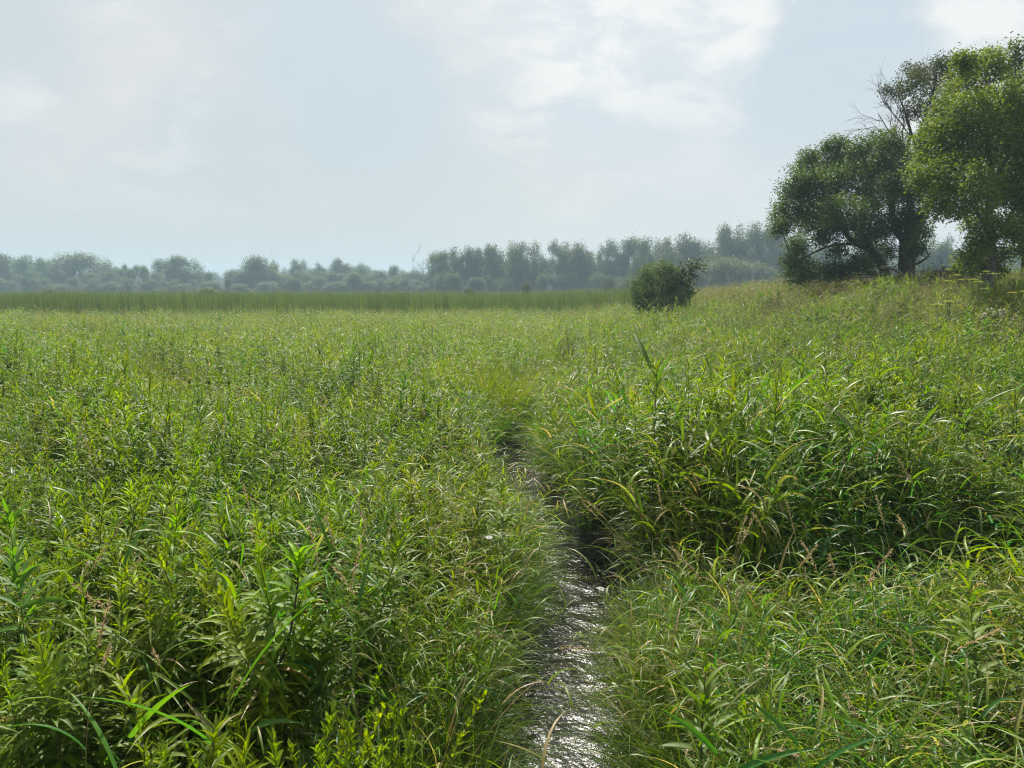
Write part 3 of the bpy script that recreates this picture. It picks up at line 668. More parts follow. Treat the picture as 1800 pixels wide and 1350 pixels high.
near_tree('box_elder_tree', 'nearest tree at the right with bright yellow-green leaves and one straight grey trunk', 'tree', 21,
  [([(1741, 524), (1740, 480), (1741, 430), (1738, 380), (1742, 320), (1738, 260), (1735, 200), (1738, 140)], .17, .03), ([(1740, 410), (1722, 380, -.3), (1700, 352, -.5), (1672, 330, -.6)], .07, .02),
   ([(1741, 430), (1765, 400, .2), (1790, 355, .4), (1825, 310, .6)], .08, .03), ([(1740, 330), (1712, 290), (1680, 250), (1660, 215)], .06, .02), ([(1742, 320), (1775, 270), (1800, 210)], .07, .02),
   ([(1738, 260), (1715, 210), (1700, 150), (1697, 115)], .05, .015), ([(1741, 452), (1716, 462, -.4), (1688, 470, -.6)], .03, .01), ([(1742, 462, 0), (1766, 448, .2), (1782, 440, .3)], .02, .008)],
  [(1642, 232, 22), (1662, 192, 26), (1692, 155, 28), (1704, 114, 18), (1738, 122, 26), (1662, 258, 36), (1640, 308, 30), (1622, 285, 15), (1704, 204, 46), (1745, 180, 40), (1790, 190, 40),
   (1704, 268, 50), (1762, 258, 50), (1664, 342, 27), (1646, 368, 14), (1704, 335, 40), (1752, 328, 44), (1795, 330, 44), (1722, 392, 25), (1762, 400, 26), (1800, 400, 32), (1682, 372, 12), (1726, 425, 20),
   (1700, 446, 16), (1728, 452, 22), (1758, 446, 16), (1662, 322, 12), (1690, 470, 11), (1715, 462, 16), (1840, 250, 55), (1850, 350, 55), (1692, 104, 10), (1745, 100, 14), (1790, 440, 12), (1840, 150, 40), (1850, 430, 30), (1618, 250, 9), (1612, 318, 9), (1745, 475, 13)],
  .08, 4200, LF2, bark=C(.12, .105, .09), ydep=.9)
near_tree('poplar_tree', 'slender tree whose pointed top rises above the right edge of the nearest tree', 'tree', 27,
  [([(1806, 505), (1804, 400), (1796, 280), (1788, 180), (1784, 110)], .17, .02)],
  [(1784, 84, 9), (1785, 104, 15), (1774, 130, 15), (1794, 138, 18), (1778, 165, 20), (1800, 178, 24), (1770, 205, 20), (1795, 225, 30), (1800, 280, 34), (1812, 340, 34), (1760, 235, 12)],
  .10, 1900, LF1, shell=.2)
# the lone bush, its vine, and shrubs beneath the trees
def vine(root, base):
    gl = G(); cen = []; rad = []; cnt = []
    for (u, v, r) in ((1207, 478, 10), (1212, 464, 7), (1204, 494, 10), (1208, 508, 9), (1222, 466, 3.5), (1229, 463, 3), (1232, 468, 3), (1200, 470, 5), (1211, 486, 8)):
        cen.append(np.array(at(u, v, 31.2)) - np.array(base)); rad.append(r * 32 / FPX); cnt.append(1500 * rad[-1] ** 2 + 25)
    leaf_cloud(gl, cen, rad, cnt, .10, (C(.028, .05, .014), C(.05, .07, .018)), width=.8, shell=.2)
    link('vine', gl.mesh('vine', M_TREE), root)
def shrub_trunks(u, v, w, h, k, dy=0):
    out = []
    for i in range(k):
        x = u + U(-.12, .12) * w; x2 = u + U(-.5, .5) * w
        out.append(([(x, v), ((x + x2) / 2, v - h * .4, U(-.4, .4)), (x2, v - h * U(.6, .9), U(-.8, .8))], .022, .006))
    return out
near_tree('dogwood_bush', 'rounded dark bush alone at the meadow edge with a vine on its right side', 'bush', 32,
  shrub_trunks(1165, 536, 100, 75, 16),
  [(1130, 515, 19), (1122, 498, 15), (1175, 500, 20), (1150, 500, 20), (1195, 495, 14), (1140, 488, 20), (1160, 482, 20), (1180, 488, 19), (1165, 505, 26), (1145, 515, 22), (1190, 508, 20), (1155, 473, 12), (1172, 471, 11), (1118, 522, 12), (1135, 530, 16), (1160, 528, 20), (1190, 528, 18), (1207, 520, 12), (1203, 500, 12), (1190, 478, 8), (1150, 540, 17), (1180, 540, 17), (1125, 536, 12), (1205, 536, 12), (1163, 464, 6), (1135, 475, 7), (1115, 508, 7)],
  .062, 3600, (C(.038, .070, .018), C(.075, .11, .028)), extra=vine, twigs=3, shell=.2)
SH = (C(.06, .10, .025), C(.11, .15, .035))
for (u, v, Y, w, h, lab) in ((1420, 508, 38, 60, 26, 'grey-green shrub low under the left tips of the broad dark tree'), (1480, 506, 42, 60, 34, 'dense shrub in the shade below the long low branch'),
                             (1655, 505, 27, 44, 30, 'dark shrub between the leaning trunks and the straight grey trunk'), (1700, 500, 26, 46, 44, 'bright leafy shrub against the straight grey trunk'), (1785, 506, 34, 40, 26, 'dull feathery shrub right of the straight grey trunk')):
    bl = [(u + U(-.42, .42) * w, v - U(.1, .8) * h, U(.16, .26) * w) for _ in range(9)]
    near_tree('shrub', lab, 'shrub', Y, shrub_trunks(u, v + 6, w, h, 6), bl, .08, 2200, SH if Y != 27 else LFD, twigs=2, shell=.2)
g = G(); b = at(1662, 515, 25); b.z = gz(b.x, b.y)
for (q, L) in (((1640, 440), 1.25), ((1652, 450), 1.2), ((1615, 440), 1.2)):
    a = Vector((0, 0, .1)); grow(g, a, at(q[0], q[1], 25) - b, L, .028, 3, C(.05, .04, .035), .45, .05, 4, (2, 4))
tag(link('dead_sapling', g.mesh('dead_sapling', M_BARK), loc=b), 'small leafless dark sapling leaning left in the gap between the trees', 'sapling')
# fallen trunk arching under the broad tree
g = G(); b = at(1575, 498, 29); b.z = gz(b.x, b.y)
limb(g, [at(1548, 470, 29) - b, at(1568, 472, 28.8) - b, at(1583, 480, 28.7) - b, at(1598, 494, 28.6) - b, at(1603, 510, 28.6) - b], .075, .05, C(.2, .19, .16), 5, 7, .1)
limb(g, [at(1535, 500, 29.4) - b, at(1560, 489, 29) - b, at(1590, 500, 28.7) - b], .05, .03, C(.2, .18, .15), 5, 6, .1)
tag(link('fallen_trunk', g.mesh('fallen_trunk', M_PALE), loc=b), 'pale arching dead trunk fallen at the foot of the broad dark tree', 'fallen trunk')

# ------------------------------------------------------------------ far trees
def crown_template(kind):
    g = G(); cen = []; rad = []
    if kind == 'dome':
        for i in range(26):
            a = U(0, 6.28); t = U(0, 1); r = .5 * math.sqrt(1 - t * t) * U(.5, .95); cen.append(C(r * math.cos(a), r * math.sin(a), .12 + t * .72)); rad.append(U(.10, .18))
    elif kind == 'tall':
        for i in range(34):
            t = U(.12, .92); a = U(0, 6.28); r = (.42 - .22 * max(0, t - .6) / .4) * math.sqrt(U(0, 1)); cen.append(C(r * math.cos(a), r * math.sin(a), t)); rad.append(lerp(.17, .10, t) * U(.8, 1.25))
    elif kind == 'open':
        for i in range(34):
            t = U(.25, .95); r = .45 * math.sin(math.pi * (t - .1)) ** .5; a = U(0, 6.28); cen.append(C(r * math.cos(a) * U(.2, 1), r * math.sin(a) * U(.2, 1), t)); rad.append(U(.07, .13))
    elif kind == 'puff':
        for i in range(16):
            a = U(0, 6.28); r = U(0, .36); cen.append(C(r * math.cos(a), r * math.sin(a), U(.2, .8) * (1 - .9 * r * r))); rad.append(U(.13, .22))
    else:
        for i in range(16):
            t = U(.15, .95); cen.append(C(U(-.25, .25) * (1.1 - t), U(-.25, .25) * (1.1 - t), t)); rad.append(U(.10, .17) * (1.15 - .5 * t))
    c0, c1 = C(.05, .08, .025), C(.11, .145, .04)
    cnt = [22000 * r * r + 60 for r in rad]
    for c, r, k in list(zip(cen, rad, cnt)):
        for j in range(4):
            e = RS.normal(0, 1, 3); e /= np.linalg.norm(e); cen.append(c + e * r * .95); rad.append(r * U(.2, .4)); cnt.append(45)
    leaf_cloud(g, cen, rad, cnt, .030, (c0, c1), clus=5, width=.85, shell=.6, n=1, flat=.9)
    t = G(); limb(t, [(0, 0, -.03), (U(-.02, .02), 0, .3), (U(-.05, .05), U(-.05, .05), .7)], .022, .006, C(.09, .085, .075), 4, 5)
    for c in cen[:12]:
        limb(t, [(0, 0, U(.15, .4)), tuple(c * C(.5, .5, .85)), tuple(c)], .008, .003, C(.09, .085, .075), 3, 3, 0)
    return g.mesh('crown', M_FAR), t.mesh('trunk', M_BARK)
TPL = {k: [crown_template(k) for _ in range(m)] for k, m in (('dome', 3), ('tall', 4), ('open', 3), ('puff', 4), ('slim', 2))}
def far_tree(u, v, w, Y, kind, label, group=None, name='deciduous_tree', cat='tree', z0=.15):
    top = at(u, v, Y); H = top.z - z0; wd = w * Y / FPX
    cr, tr = TPL[kind][RS.randint(len(TPL[kind]))]
    root = empty(name, (top.x, Y, z0), label, cat, group); root.rotation_euler[2] = U(0, 6.28)
    root.scale = (wd * 1.05, wd * 1.05, H * 1.02)
    link('crown', cr, root); link('trunk', tr, root)
    return root
FT = [ # u, top v, width px, Y, kind, label
 (-8, 446, 50, 235, 'open', 'far tree cut by the left edge of the picture above the cattails'), (48, 449, 62, 250, 'tall', 'far tree with a knobbly top between the left edge and the wide dome-shaped one'),
 (140, 445, 118, 245, 'dome', 'widest dome-shaped far tree, toward the left end of the treeline'), (82, 456, 40, 248, 'open', 'far tree on the left shoulder of the wide dome-shaped one'), (188, 458, 42, 243, 'dome', 'small rounded far tree on the right shoulder of the wide dome-shaped one'),
 (219, 465, 20, 245, 'slim', 'slender far tree standing up alone right of the wide dome'), (243, 470, 26, 250, 'open', 'short far tree between the slender one and the next dome'),
 (303, 454, 62, 240, 'tall', 'dense far tree forming the left half of the second dome'), (340, 458, 56, 240, 'dome', 'dense far tree forming the right half of the second dome'),
 (452, 450, 66, 235, 'dome', 'high rounded far tree just right of the hazy gap'), (415, 468, 36, 238, 'puff', 'lower far tree at the left foot of the high rounded one'), (482, 460, 40, 240, 'dome', 'far tree leaning on the right of the high rounded one'),
 (528, 459, 40, 262, 'tall', 'first of the low even run of far trees left of the middle'), (562, 465, 34, 270, 'tall', 'second tree in the low even run of far trees'), (597, 458, 44, 275, 'tall', 'highest tree in the low even run of far trees'), (632, 465, 40, 290, 'tall', 'last full-height tree in the low even run of far trees'),
 (692, 468, 22, 260, 'open', 'small open far tree left of the bare snags'),
 (774, 444, 46, 205, 'open', 'open-crowned tree at the left end of the tall middle wood'), (812, 442, 44, 205, 'open', 'thin-topped tree second in the tall middle wood'), (845, 441, 42, 208, 'tall', 'flat-topped tree third in the tall middle wood'), (868, 436, 40, 203, 'tall', 'dark tree before the highest crown of the middle wood'),
 (902, 430, 50, 200, 'tall', 'dark broad tree left of the highest crown in the middle wood'), (938, 428, 56, 200, 'dome', 'highest crown of the middle wood, left of the notch of sky'),
 (990, 432, 46, 205, 'open', 'lacy tree just right of the notch of sky'), (1022, 428, 56, 203, 'tall', 'full tree between the two notches of sky'),
 (1078, 430, 46, 200, 'open', 'lacy tree above the left side of the lone bush'), (1118, 425, 50, 198, 'open', 'open tree directly above the lone bush, at the left'), (1165, 425, 46, 195, 'tall', 'tree above the lone bush, half merged with its taller neighbour'),
 (1198, 413, 72, 190, 'tall', 'tall dark tree above the right side of the lone bush'), (1245, 428, 50, 188, 'dome', 'rounded tree in the dip between the two highest groups'),
 (1282, 403, 56, 180, 'tall', 'tall tree at the left end of the highest group of far trees'), (1322, 405, 54, 180, 'open', 'lacy tree in the middle of the highest group of far trees'), (1358, 404, 60, 178, 'tall', 'tall tree at the right end of the highest group, beside the near dark tree'),
 (1400, 412, 60, 176, 'tall', 'far tree seen through the left tips of the near dark tree'), (1450, 432, 60, 178, 'dome', 'far tree seen under the left side of the near dark tree'),
 (1510, 440, 60, 180, 'dome', 'far tree glimpsed between the leaning trunks'), (1632, 426, 44, 150, 'open', 'hazy tree in the gap between the near trees, left one'), (1660, 420, 40, 150, 'tall', 'hazy tree in the gap between the near trees, right one'),
 (1740, 452, 70, 165, 'dome', 'hazy tree low behind the straight grey trunk'), (1790, 446, 60, 160, 'dome', 'hazy tree at the right edge below the near crown')]
for r in FT: far_tree(r[0], r[1], r[2] * (1.28 if r[0] > 750 else 1.08), *r[3:])
for i in range(22):   # hazier ridge of trees behind everything
    u = 330 + i * 21 + U(-7, 7)
    if i > 19: continue
    far_tree(u, 472 + 5 * math.sin(i * .8) + U(-3, 3) - (4 if 8 < i < 14 else 0), U(34, 52), 420 + U(-20, 20), 'dome', 'palest hazy tree in the farthest row seen over the lower trees', 'palest trees of the farthest row')
for i in range(15):
    u = 1230 + i * 42 + U(-10, 10)
    far_tree(u, 440 + U(-6, 12), U(60, 80), 215 + U(-8, 8), 'dome', 'far tree filling the background behind the highest group', 'far trees behind the highest group')
k = 0
for (u0, u1, st, v0, Y, lab, gr) in ((-30, 760, 20, 490, 222, 'low hazy blue-green tree at the foot of the left treeline', 'low trees at the foot of the left treeline'),
                               (-30, 760, 22, 475, 236, 'middle-height hazy tree in the body of the left treeline', 'middle-height trees of the left treeline'),
                               (758, 1100, 18, 482, 192, 'low hazy blue tree at the foot of the middle wood', 'low trees at the foot of the middle wood'),
                               (765, 1240, 16, 448, 208, 'hazy blue tree filling the body of the middle wood', 'trees in the body of the middle wood'),
                               (1100, 1560, 18, 450, 178, 'low hazy tree at the foot of the highest group', 'low trees at the foot of the highest group'), (1600, 1860, 24, 476, 150, 'low hazy tree beyond the near trees at the right', 'low trees beyond the near trees at the right')):
    u = u0
    while u < u1:
        u += st * U(.7, 1.3)
        if 372 < u < 395 and Y > 230: continue
        far_tree(u, v0 + U(-7, 9), st * U(1.5, 2.3), Y + U(-7, 7), ('puff', 'dome', 'slim', 'puff')[RS.randint(4)], lab, gr)
for (u, v, w, Y, lab) in ((1280, 448, 92, 150, 'wide light green rounded tree right of the lone bush'), (1228, 462, 60, 152, 'light green rounded tree touching the lone bush on its right'), (1335, 452, 80, 152, 'light green rounded tree left of the near dark tree'),
                     (1068, 478, 28, 150, 'small bright yellow-green tree left of the lone bush'), (925, 494, 24, 110, 'small green bush poking over the middle of the cattails'), (825, 503, 26, 120, 'low green bush just above the cattails below the middle wood'),
                     (362, 503, 50, 95, 'low green mound of willow above the left cattails'), (88, 505, 40, 110, 'small green willow at the cattail tops near the left edge'), (1100, 482, 24, 148, 'small pale green tree just left of the lone bush'), (625, 476, 40, 215, 'bright yellow-green tree in front of the low even run'), (520, 486, 34, 214, 'pale green rounded tree below the high rounded one')):
    r = far_tree(u, v, w, Y, 'puff', lab, name='willow_tree' if v < 490 else 'willow_bush', cat='tree' if v < 490 else 'bush')
def snag(u, v0, v1, Y, label, lean=0, name='dead_tree'):
    g = G(); b = at(u, v1, Y); b.z = .1; top = at(u + lean, v0, Y); H = top.z - b.z; col = C(.24, .24, .23)
    p = limb(g, [Vector((0, 0, -.2)), Vector(((top.x - b.x) * .4, 0, H * .5)), Vector((top.x - b.x, 0, H))], .12, .04, col, 5, 5, .05)
    for k in range(6):
        q = Vector(p[RS.randint(len(p) // 3, len(p))]); grow(g, q, (U(-.8, .8), U(-.3, .3), U(.6, 1.2)), H * U(.12, .3), .06, 2, col, .35, .05, 3, (1, 3))
    tag(link(name, g.mesh(name, M_PALE), loc=b), label, 'dead tree')
for r in ((726, 458, 512, 190, 'thin leafless snag in the dip left of the middle wood'), (743, 460, 512, 190, 'forked leafless snag touching the left end of the middle wood'), (765, 470, 512, 186, 'pale forked trunk before the left end of the middle wood'), (796, 462, 512, 186, 'pale straight trunk before the middle wood'), (856, 470, 512, 186, 'pale trunk leaning left before the middle wood', -10),
          (475, 470, 512, 208, 'pale trunk below the high rounded far tree', -8), (218, 478, 512, 210, 'pale trunk below the slender far tree'), (1324, 462, 512, 145, 'pale straight trunk before the light green trees'), (1336, 478, 512, 145, 'shorter pale trunk beside the straight one'), (1290, 484, 512, 140, 'grey leaning stem low before the light green trees', -14), (1243, 486, 512, 140, 'pale stem just right of the lone bush')): snag(*r)
for i, (u, w) in enumerate(((1045, 8), (1065, 9), (1088, 8), (1290, 12), (1320, 14), (1345, 10), (940, 9), (650, 6), (545, 5), (1260, 10))):
    g = G(); Y = 80 + U(-10, 30); b = at(u, 512, Y); b.z = .1
    for k in range(9): grow(g, (0, 0, 0), (U(-.6, .6), U(-.6, .6), 1), U(2.0, 2.9), .02, 2, C(.17, .14, .125), .4, .0, 4, (2, 4))
    tag(link('bare_shrub', g.mesh('bare_shrub', M_BARK), loc=b), 'leafless grey-brown shrub poking over the cattail tops', 'shrub', 'leafless shrubs over the cattail tops')
# pale house glimpsed in the wood, grey shed behind the near trees
def house(name, label, c, w, dpt, eave, ridge, wall, roof, rot, ground_z):
    root = empty(name, (c[0], c[1], ground_z), label, 'shed' if name == 'shed' else 'house'); root.rotation_euler[2] = rot
    g = G(); x, y = w / 2, dpt / 2; e = eave; r = ridge
    V = [(-x, -y, -.3), (x, -y, -.3), (x, y, -.3), (-x, y, -.3), (-x, -y, e), (x, -y, e), (x, y, e), (-x, y, e), (0, -y, r), (0, y, r)]
    g.add(V, [(0, 1, 5, 4), (1, 2, 6, 5), (2, 3, 7, 6), (3, 0, 4, 7), (4, 5, 8, 8), (6, 7, 9, 9)], wall)
    V = []; F = []; k = 16
    for s in (-1, 1):
        for i in range(k + 1):
            yy = -y - .25 + (2 * y + .5) * i / k; zz = .03 * (i % 2)
            V += [(0, yy, r + .10 + zz), (s * (x + .3), yy, e - .12 + zz), (0, yy, r + .02), (s * (x + .3), yy, e - .2)]
    for s in range(2):
        o0 = s * (k + 1) * 4
        for i in range(k): a = o0 + i * 4; F += [(a, a + 1, a + 5, a + 4), (a + 2, a + 3, a + 7, a + 6), (a + 1, a + 3, a + 7, a + 5)]
        for a in (o0, o0 + k * 4): F.append((a, a + 1, a + 3, a + 2))
    gr = G(); gr.add(V, F, roof)
    link('wall', g.mesh('wall', solid_mat(name + '_wall', wall, .7, .3, 3, .12), False), root); link('roof', gr.mesh('roof', solid_mat(name + '_roof', roof, .6, .4, 3, .15), False), root)
hp = at(961, 500, 188); house('house', 'pale house gable glimpsed below the notch of sky in the far wood', (hp.x, 188), 2.0, 4, 3.2, 4.5, (.32, .32, .31), (.10, .10, .11), .1, .2)
sp = at(1714, 500, 46); house('shed', 'low grey shed half hidden behind the straight grey trunk', (sp.x, 46), 2.2, 2.2, 1.5, 2.0, (.22, .23, .26), (.26, .28, .31), 1.2, gz(sp.x, 46))

# ------------------------------------------------------------------ countable plants in the meadow
def plant_proto(name, gs, gl, smat=None, lmat=None, p2='foliage'):
    r = empty(name, (0, 0, -500)); link('stem', gs.mesh('stem', smat or M_STEM), r); link(p2, gl.mesh(p2, lmat or M_FORB), r); return r
used = set()
def zone(x, y, z):
    d = y * math.cos(PITCH) - (z - CZ) * math.sin(PITCH); u = 900 + FPX * x / d; v = 675 - FPX * (y * math.sin(PITCH) + (z - CZ) * math.cos(PITCH)) / d
    dep = 'at the very front' if v > 1080 else 'in the near part' if v > 860 else 'a few steps back' if v > 700 else 'well back'
    if u < 930 + (60 if v > 950 else 0):
        col = 'near the left edge' if u < 170 else 'left of the curved dark stem' if u < 420 else 'around the curved dark stem' if u < 620 else 'on the left lip of the stream'
    else: col = 'on the right lip of the stream' if u < 1150 else 'on the bank right of the stream' if u < 1480 else 'near the right edge'
    return dep + ', ' + col
def place(proto, x, y, s=1.0, label=None, cat=None, group=None, tilt=.1, az=None, tdir=None):
    r = proto if proto.name not in used else copy_tree(proto); used.add(proto.name)
    r.location = (x, y, gz(x, y) - .02); r.scale = (s, s, s)
    if tdir is None: r.rotation_euler = (RS.normal(0, tilt), RS.normal(0, tilt), U(0, 6.28) if az is None else az)
    else: r.rotation_euler = (0, tilt, tdir)
    return tag(r, label, cat, group)
GP = [plant_proto('goldenrod', *goldenrod(U(.95, 1.15), 80, U(.11, .145), U(.017, .023), (GR1, GR2))) for _ in range(8)]
nl_ = 0
X, Y = wedge(1.3, 7.5, 30, .78, .2); ok = cleard(X, Y, .8) & ~((X > .9) & (Y < 5.4)); X, Y = X[ok], Y[ok]
pr = np.where(X < .3, .35 + .65 * sstep(-.2, -1.6, X), .5 * sstep(1, 2, X)); X, Y = keep(X, Y, pr); o_ = np.argsort(np.hypot(X, Y))[:205]
for x, y in zip(X[o_], Y[o_]):
    left = x < stream_d(np.array([x]), np.array([y]))[1][0] * 0 + .4
    place(GP[RS.randint(8)], x, y, U(.8, 1.08) * float(hfac(np.array([x]), np.array([y]))[0]), 'leafy goldenrod stalk ' + zone(x, y, gz(x, y) + 1.0),
          'goldenrod', 'goldenrod stalks left of the stream' if left else 'goldenrod stalks right of the stream', .13)
# dark-tipped galled goldenrods
GG = [plant_proto('galled_goldenrod', *goldenrod(1.12, 80, .09, .014, gall=True)) for _ in range(2)]
for i, (u, v) in enumerate(((95, 582), (123, 597), (221, 585), (275, 592), (346, 602), (370, 598), (72, 633), (63, 655), (170, 655), (300, 665), (325, 653), (385, 667), (175, 625), (410, 668), (565, 618), (612, 560))):
    x, y = hit(u, v, 1.3); place(GG[i % 2], x, y, 1.16, 'goldenrod topped by a dark bunched rosette gall in the left meadow', 'goldenrod', 'goldenrods with dark rosette tops', .06)
# tall willow-like stalks standing proud of the sward
TP = [plant_proto('tall_forb', *goldenrod(1.4, 60, .15, .02, (GRB, GR2), bare=.35, curlr=(.3, 1.1))) for _ in range(3)]
for i, (u, v, lab) in enumerate(((15, 570, 'tall lance-leaved stalk at the left edge below the cattails'), (135, 555, 'tall lance-leaved stalk left of a close pair of them'), (200, 560, 'tall lance-leaved stalk with a wide whorl near the left'), (300, 555, 'tall lance-leaved stalk in front of the second dome of far trees'), (378, 545, 'tall lance-leaved stalk reaching the cattails below the hazy gap'),
                            (670, 628, 'tall dark-leaved stalk standing proud left of the middle'), (1108, 640, 'tall lance-leaved stalk on the slope right of the stream'), (1290, 560, 'thin tall stalk on the slope right of the lone bush'), (30, 850, 'tall leafy stalk by the left edge halfway up the picture'), (1570, 640, 'tall lance-leaved stalk below the leaning trunks'))):
    x, y = hit(u, v, 1.6); place(TP[i % 3], x, y, 1.14, lab, 'tall weed', None, .06)
# broad bright plants in the foreground
BP = [plant_proto('broad_leaved_weed', *goldenrod(1.0, 52, .135, .026, (GR1 * 1.1, GR2 * 1.1), curlr=(.3, 1.0))) for _ in range(3)]
for i, (u, v, lab) in enumerate(((62, 1030, 'broad-leaved weed with a bright tip at the lower left edge'), (190, 1130, 'broad-leaved weed with long pale leaves in the lower left'), (330, 1180, 'leafy weed leaning right between the lower left corner and the curved dark stem'), (130, 870, 'broad bright-tipped weed at the left above the seed heads'), (330, 830, 'bright leafy weed in the left foreground thicket'), (855, 745, 'leafy weed whose whorled top hangs over the dark cut of the stream'), (885, 845, 'leafy weed at the left lip of the stream just before the glints'), (1240, 1200, 'leafy weed in the low grass right of the stream'), (1780, 960, 'long-leaved plant entering from the right edge'), (1770, 1040, 'long-leaved plant at the right edge under its neighbour'))):
    x, y = hit(u, v, 1.0); place(BP[i % 3], x, y, 1.08 if v > 800 else .95, lab, 'weed', None, .1)
# weed with the curved dark stem
gs, gl = G(), G(); p = spline([(-.42, 0, 0), (-.33, 0, .35), (-.12, 0, .62), (-.02, 0, .80), (.03, 0, 1.02), (.05, 0, 1.2)], 6); tube(gs, p, np.linspace(.007, .003, len(p)), C(.045, .025, .018), 6)
P = np.array([tuple(q) for q in p]); n_ = 40; t = np.sort(RS.uniform(.5, 1, n_)); idx = (t * (len(P) - 1)).astype(int); cz = lerp(GR1, GR2, RS.uniform(0, 1, (n_, 1))) * np.where(t > .85, 1.5, 1.1)[:, None]; cz[:2] = C(.3, .17, .05)
ribbons(gl, P[idx], np.arange(n_) * 2.4, lerp(.2, 1.2, sstep(.6, 1, t)), RS.uniform(.3, 1.1, n_), RS.uniform(.12, .17, n_) * (1 - .45 * sstep(.85, 1, t)), .034 * (1 - .4 * sstep(.85, 1, t)), cz, cz * 1.15, n=6, fold=.25)
x, y = hit(505, 990, 1.22); cw = plant_proto('curved_stem_weed', gs, gl); place(cw, x, y, 1.08, 'tall weed with a curved near-black bare stem and pale broad leaves, lower left of centre', 'weed', None, 0, az=0)
# yellow-green bushy loosestrife at the bottom
def loose():
    gs, gl = G(), G()
    for i in range(3):
        la = U(0, 6.28); st = ribbons(G(), (0, 0, 0), la, 1.5 - U(0, .3), U(0, .3), U(.75, .95), .004, (1, 1, 1), n=8, fold=0); P = np.concatenate(st); tube(gs, P, np.linspace(.0035, .0015, len(P)), C(.09, .11, .03), 5)
        n2 = 64; t = np.sort(RS.uniform(.2, 1, n2)); q = np.clip(t * 8, 0, 7.99); i0 = q.astype(int); base = P[i0] + (P[i0 + 1] - P[i0]) * (q - i0)[:, None]
        c_ = lerp(C(.12, .18, .015), C(.2, .25, .02), RS.uniform(0, 1, (n2, 1)))
        ribbons(gl, base, np.arange(n2) * 1.57 + RS.normal(0, .3, n2), lerp(.5, 1.2, t) + RS.normal(0, .15, n2), RS.uniform(-.2, .8, n2), RS.uniform(.03, .052, n2), .015, c_, c_ * 1.1, n=3, fold=.3)
    return gs, gl
LPp = [plant_proto('loosestrife', *loose()) for _ in range(3)]
for i in range(20):
    u, v = 560 + U(-130, 140), 1200 + U(0, 190); x, y = hit(u, v, .82); place(LPp[i % 3], x, y, U(.85, 1.02), 'bushy yellow-green small-leaved plant in the patch at the bottom left of centre', 'weed', 'yellow-green plants at the bottom left of centre', .1)
# seed stalks of reed grass
SPp = [plant_proto('reed_grass_stalk', *seed_stalk(U(1.2, 1.4), C(.42, .33, .19), 70, U(.12, .19)), smat=M_STEM, lmat=M_DRY, p2='seed_head') for _ in range(7)]
heads = [(340, 955), (205, 945), (60, 1060), (30, 1100), (125, 1078), (130, 1325), (355, 1240), (470, 905), (1330, 715), (1365, 705), (1300, 690), (350, 760), (945, 765), (880, 775), (990, 958), (1010, 985), (1035, 990), (1000, 1045), (980, 1045), (1045, 925), (1130, 1090), (1410, 1030), (1530, 1140), (1690, 1200), (1215, 1240), (1270, 1120), (1180, 1290), (900, 1120), (860, 1105), (700, 940), (1560, 720), (1190, 640), (1240, 780), (1075, 830), (930, 720), (250, 1010), (1480, 900)]
for i, (u, v) in enumerate(heads):
    h = .9 if (u > 1100 and v > 1080) else 1.2; x, y = hit(u, v, h)
    lg = ('left of the stream', 'right of the stream')[u > 930]
    td = U(0, 6.28); tl = RS.normal(0, .12) + .18; dd_, sd_ = stream_d(np.array([x]), np.array([y]))
    if dd_[0] < .7 and y < 13: x += .95 - dd_[0] * sd_[0]; td = math.pi + U(-.5, .5); tl = U(.35, .6)
    place(SPp[i % 7], x, y, h / 1.2, 'bowed tan grass head ' + zone(x, y, gz(x, y) + 1.1), 'grass stalk', 'tan grass heads over the meadow', tl, tdir=td)
for i in range(110):
    u, v = U(0, 1800), 575 + 420 * U(0, 1) ** 1.5; x, y = hit(u, v, 1.25)
    if not cleard(np.array([x]), np.array([y]), .6)[0]: continue
    lg = ('left of the stream', 'right of the stream')[u > 930]
    place(SPp[i % 7], x, y, U(.9, 1.05), 'bowed tan grass head ' + zone(x, y, gz(x, y) + 1.1), 'grass stalk', 'tan grass heads over the meadow', U(0, .3), tdir=U(0, 6.28))
# thistles gone to seed, thistle buds, white bindweed
def puff(g, c, r, n=260, col=C(.62, .56, .46)):
    d = RS.normal(0, 1, (n, 3)); d[:, 2] += .3; d /= np.linalg.norm(d, axis=1)[:, None]
    ribbons(g, np.repeat(C(*c)[None], n, 0), np.arctan2(d[:, 1], d[:, 0]), np.arcsin(d[:, 2]), RS.normal(0, .4, n), r * RS.uniform(.7, 1.1, n), r * .10, col * RS.uniform(.7, 1.15, (n, 1)), n=2, fold=0, prof='round')
def thistle(nh, r, spread, H, col):
    gs, gf = G(), G(); p = limb(gs, [(0, 0, 0), (.02, 0, H * .5), (0, .02, H * .8)], .007, .004, C(.08, .09, .04), 4, 5, 0); heads_ = []
    for i in range(nh):
        q = C(*RS.uniform(-spread, spread, 2), H + U(-.5, .3) * spread); a = C(*p[RS.randint(len(p) // 2, len(p))]); limb(gs, [a, (a + q) / 2 + C(0, 0, -.03), q], .003, .002, C(.10, .09, .045), 3, 4, 0); puff(gf, q, r * U(.7, 1.15), 200, col)
        k = 6; ribbons(gs, np.repeat(a[None], k, 0), RS.uniform(0, 6.28, k), RS.uniform(-.2, .8, k), .8, .09, .016, GR1, n=3)
    return gs, gf
tp = [plant_proto('seeding_thistle', *thistle(8, .045, .17, 1.25, C(.66, .6, .5)), lmat=M_FLUFF, p2='seed_head'), plant_proto('seeding_thistle', *thistle(6, .022, .13, 1.2, C(.5, .43, .36)), lmat=M_FLUFF, p2='seed_head')]
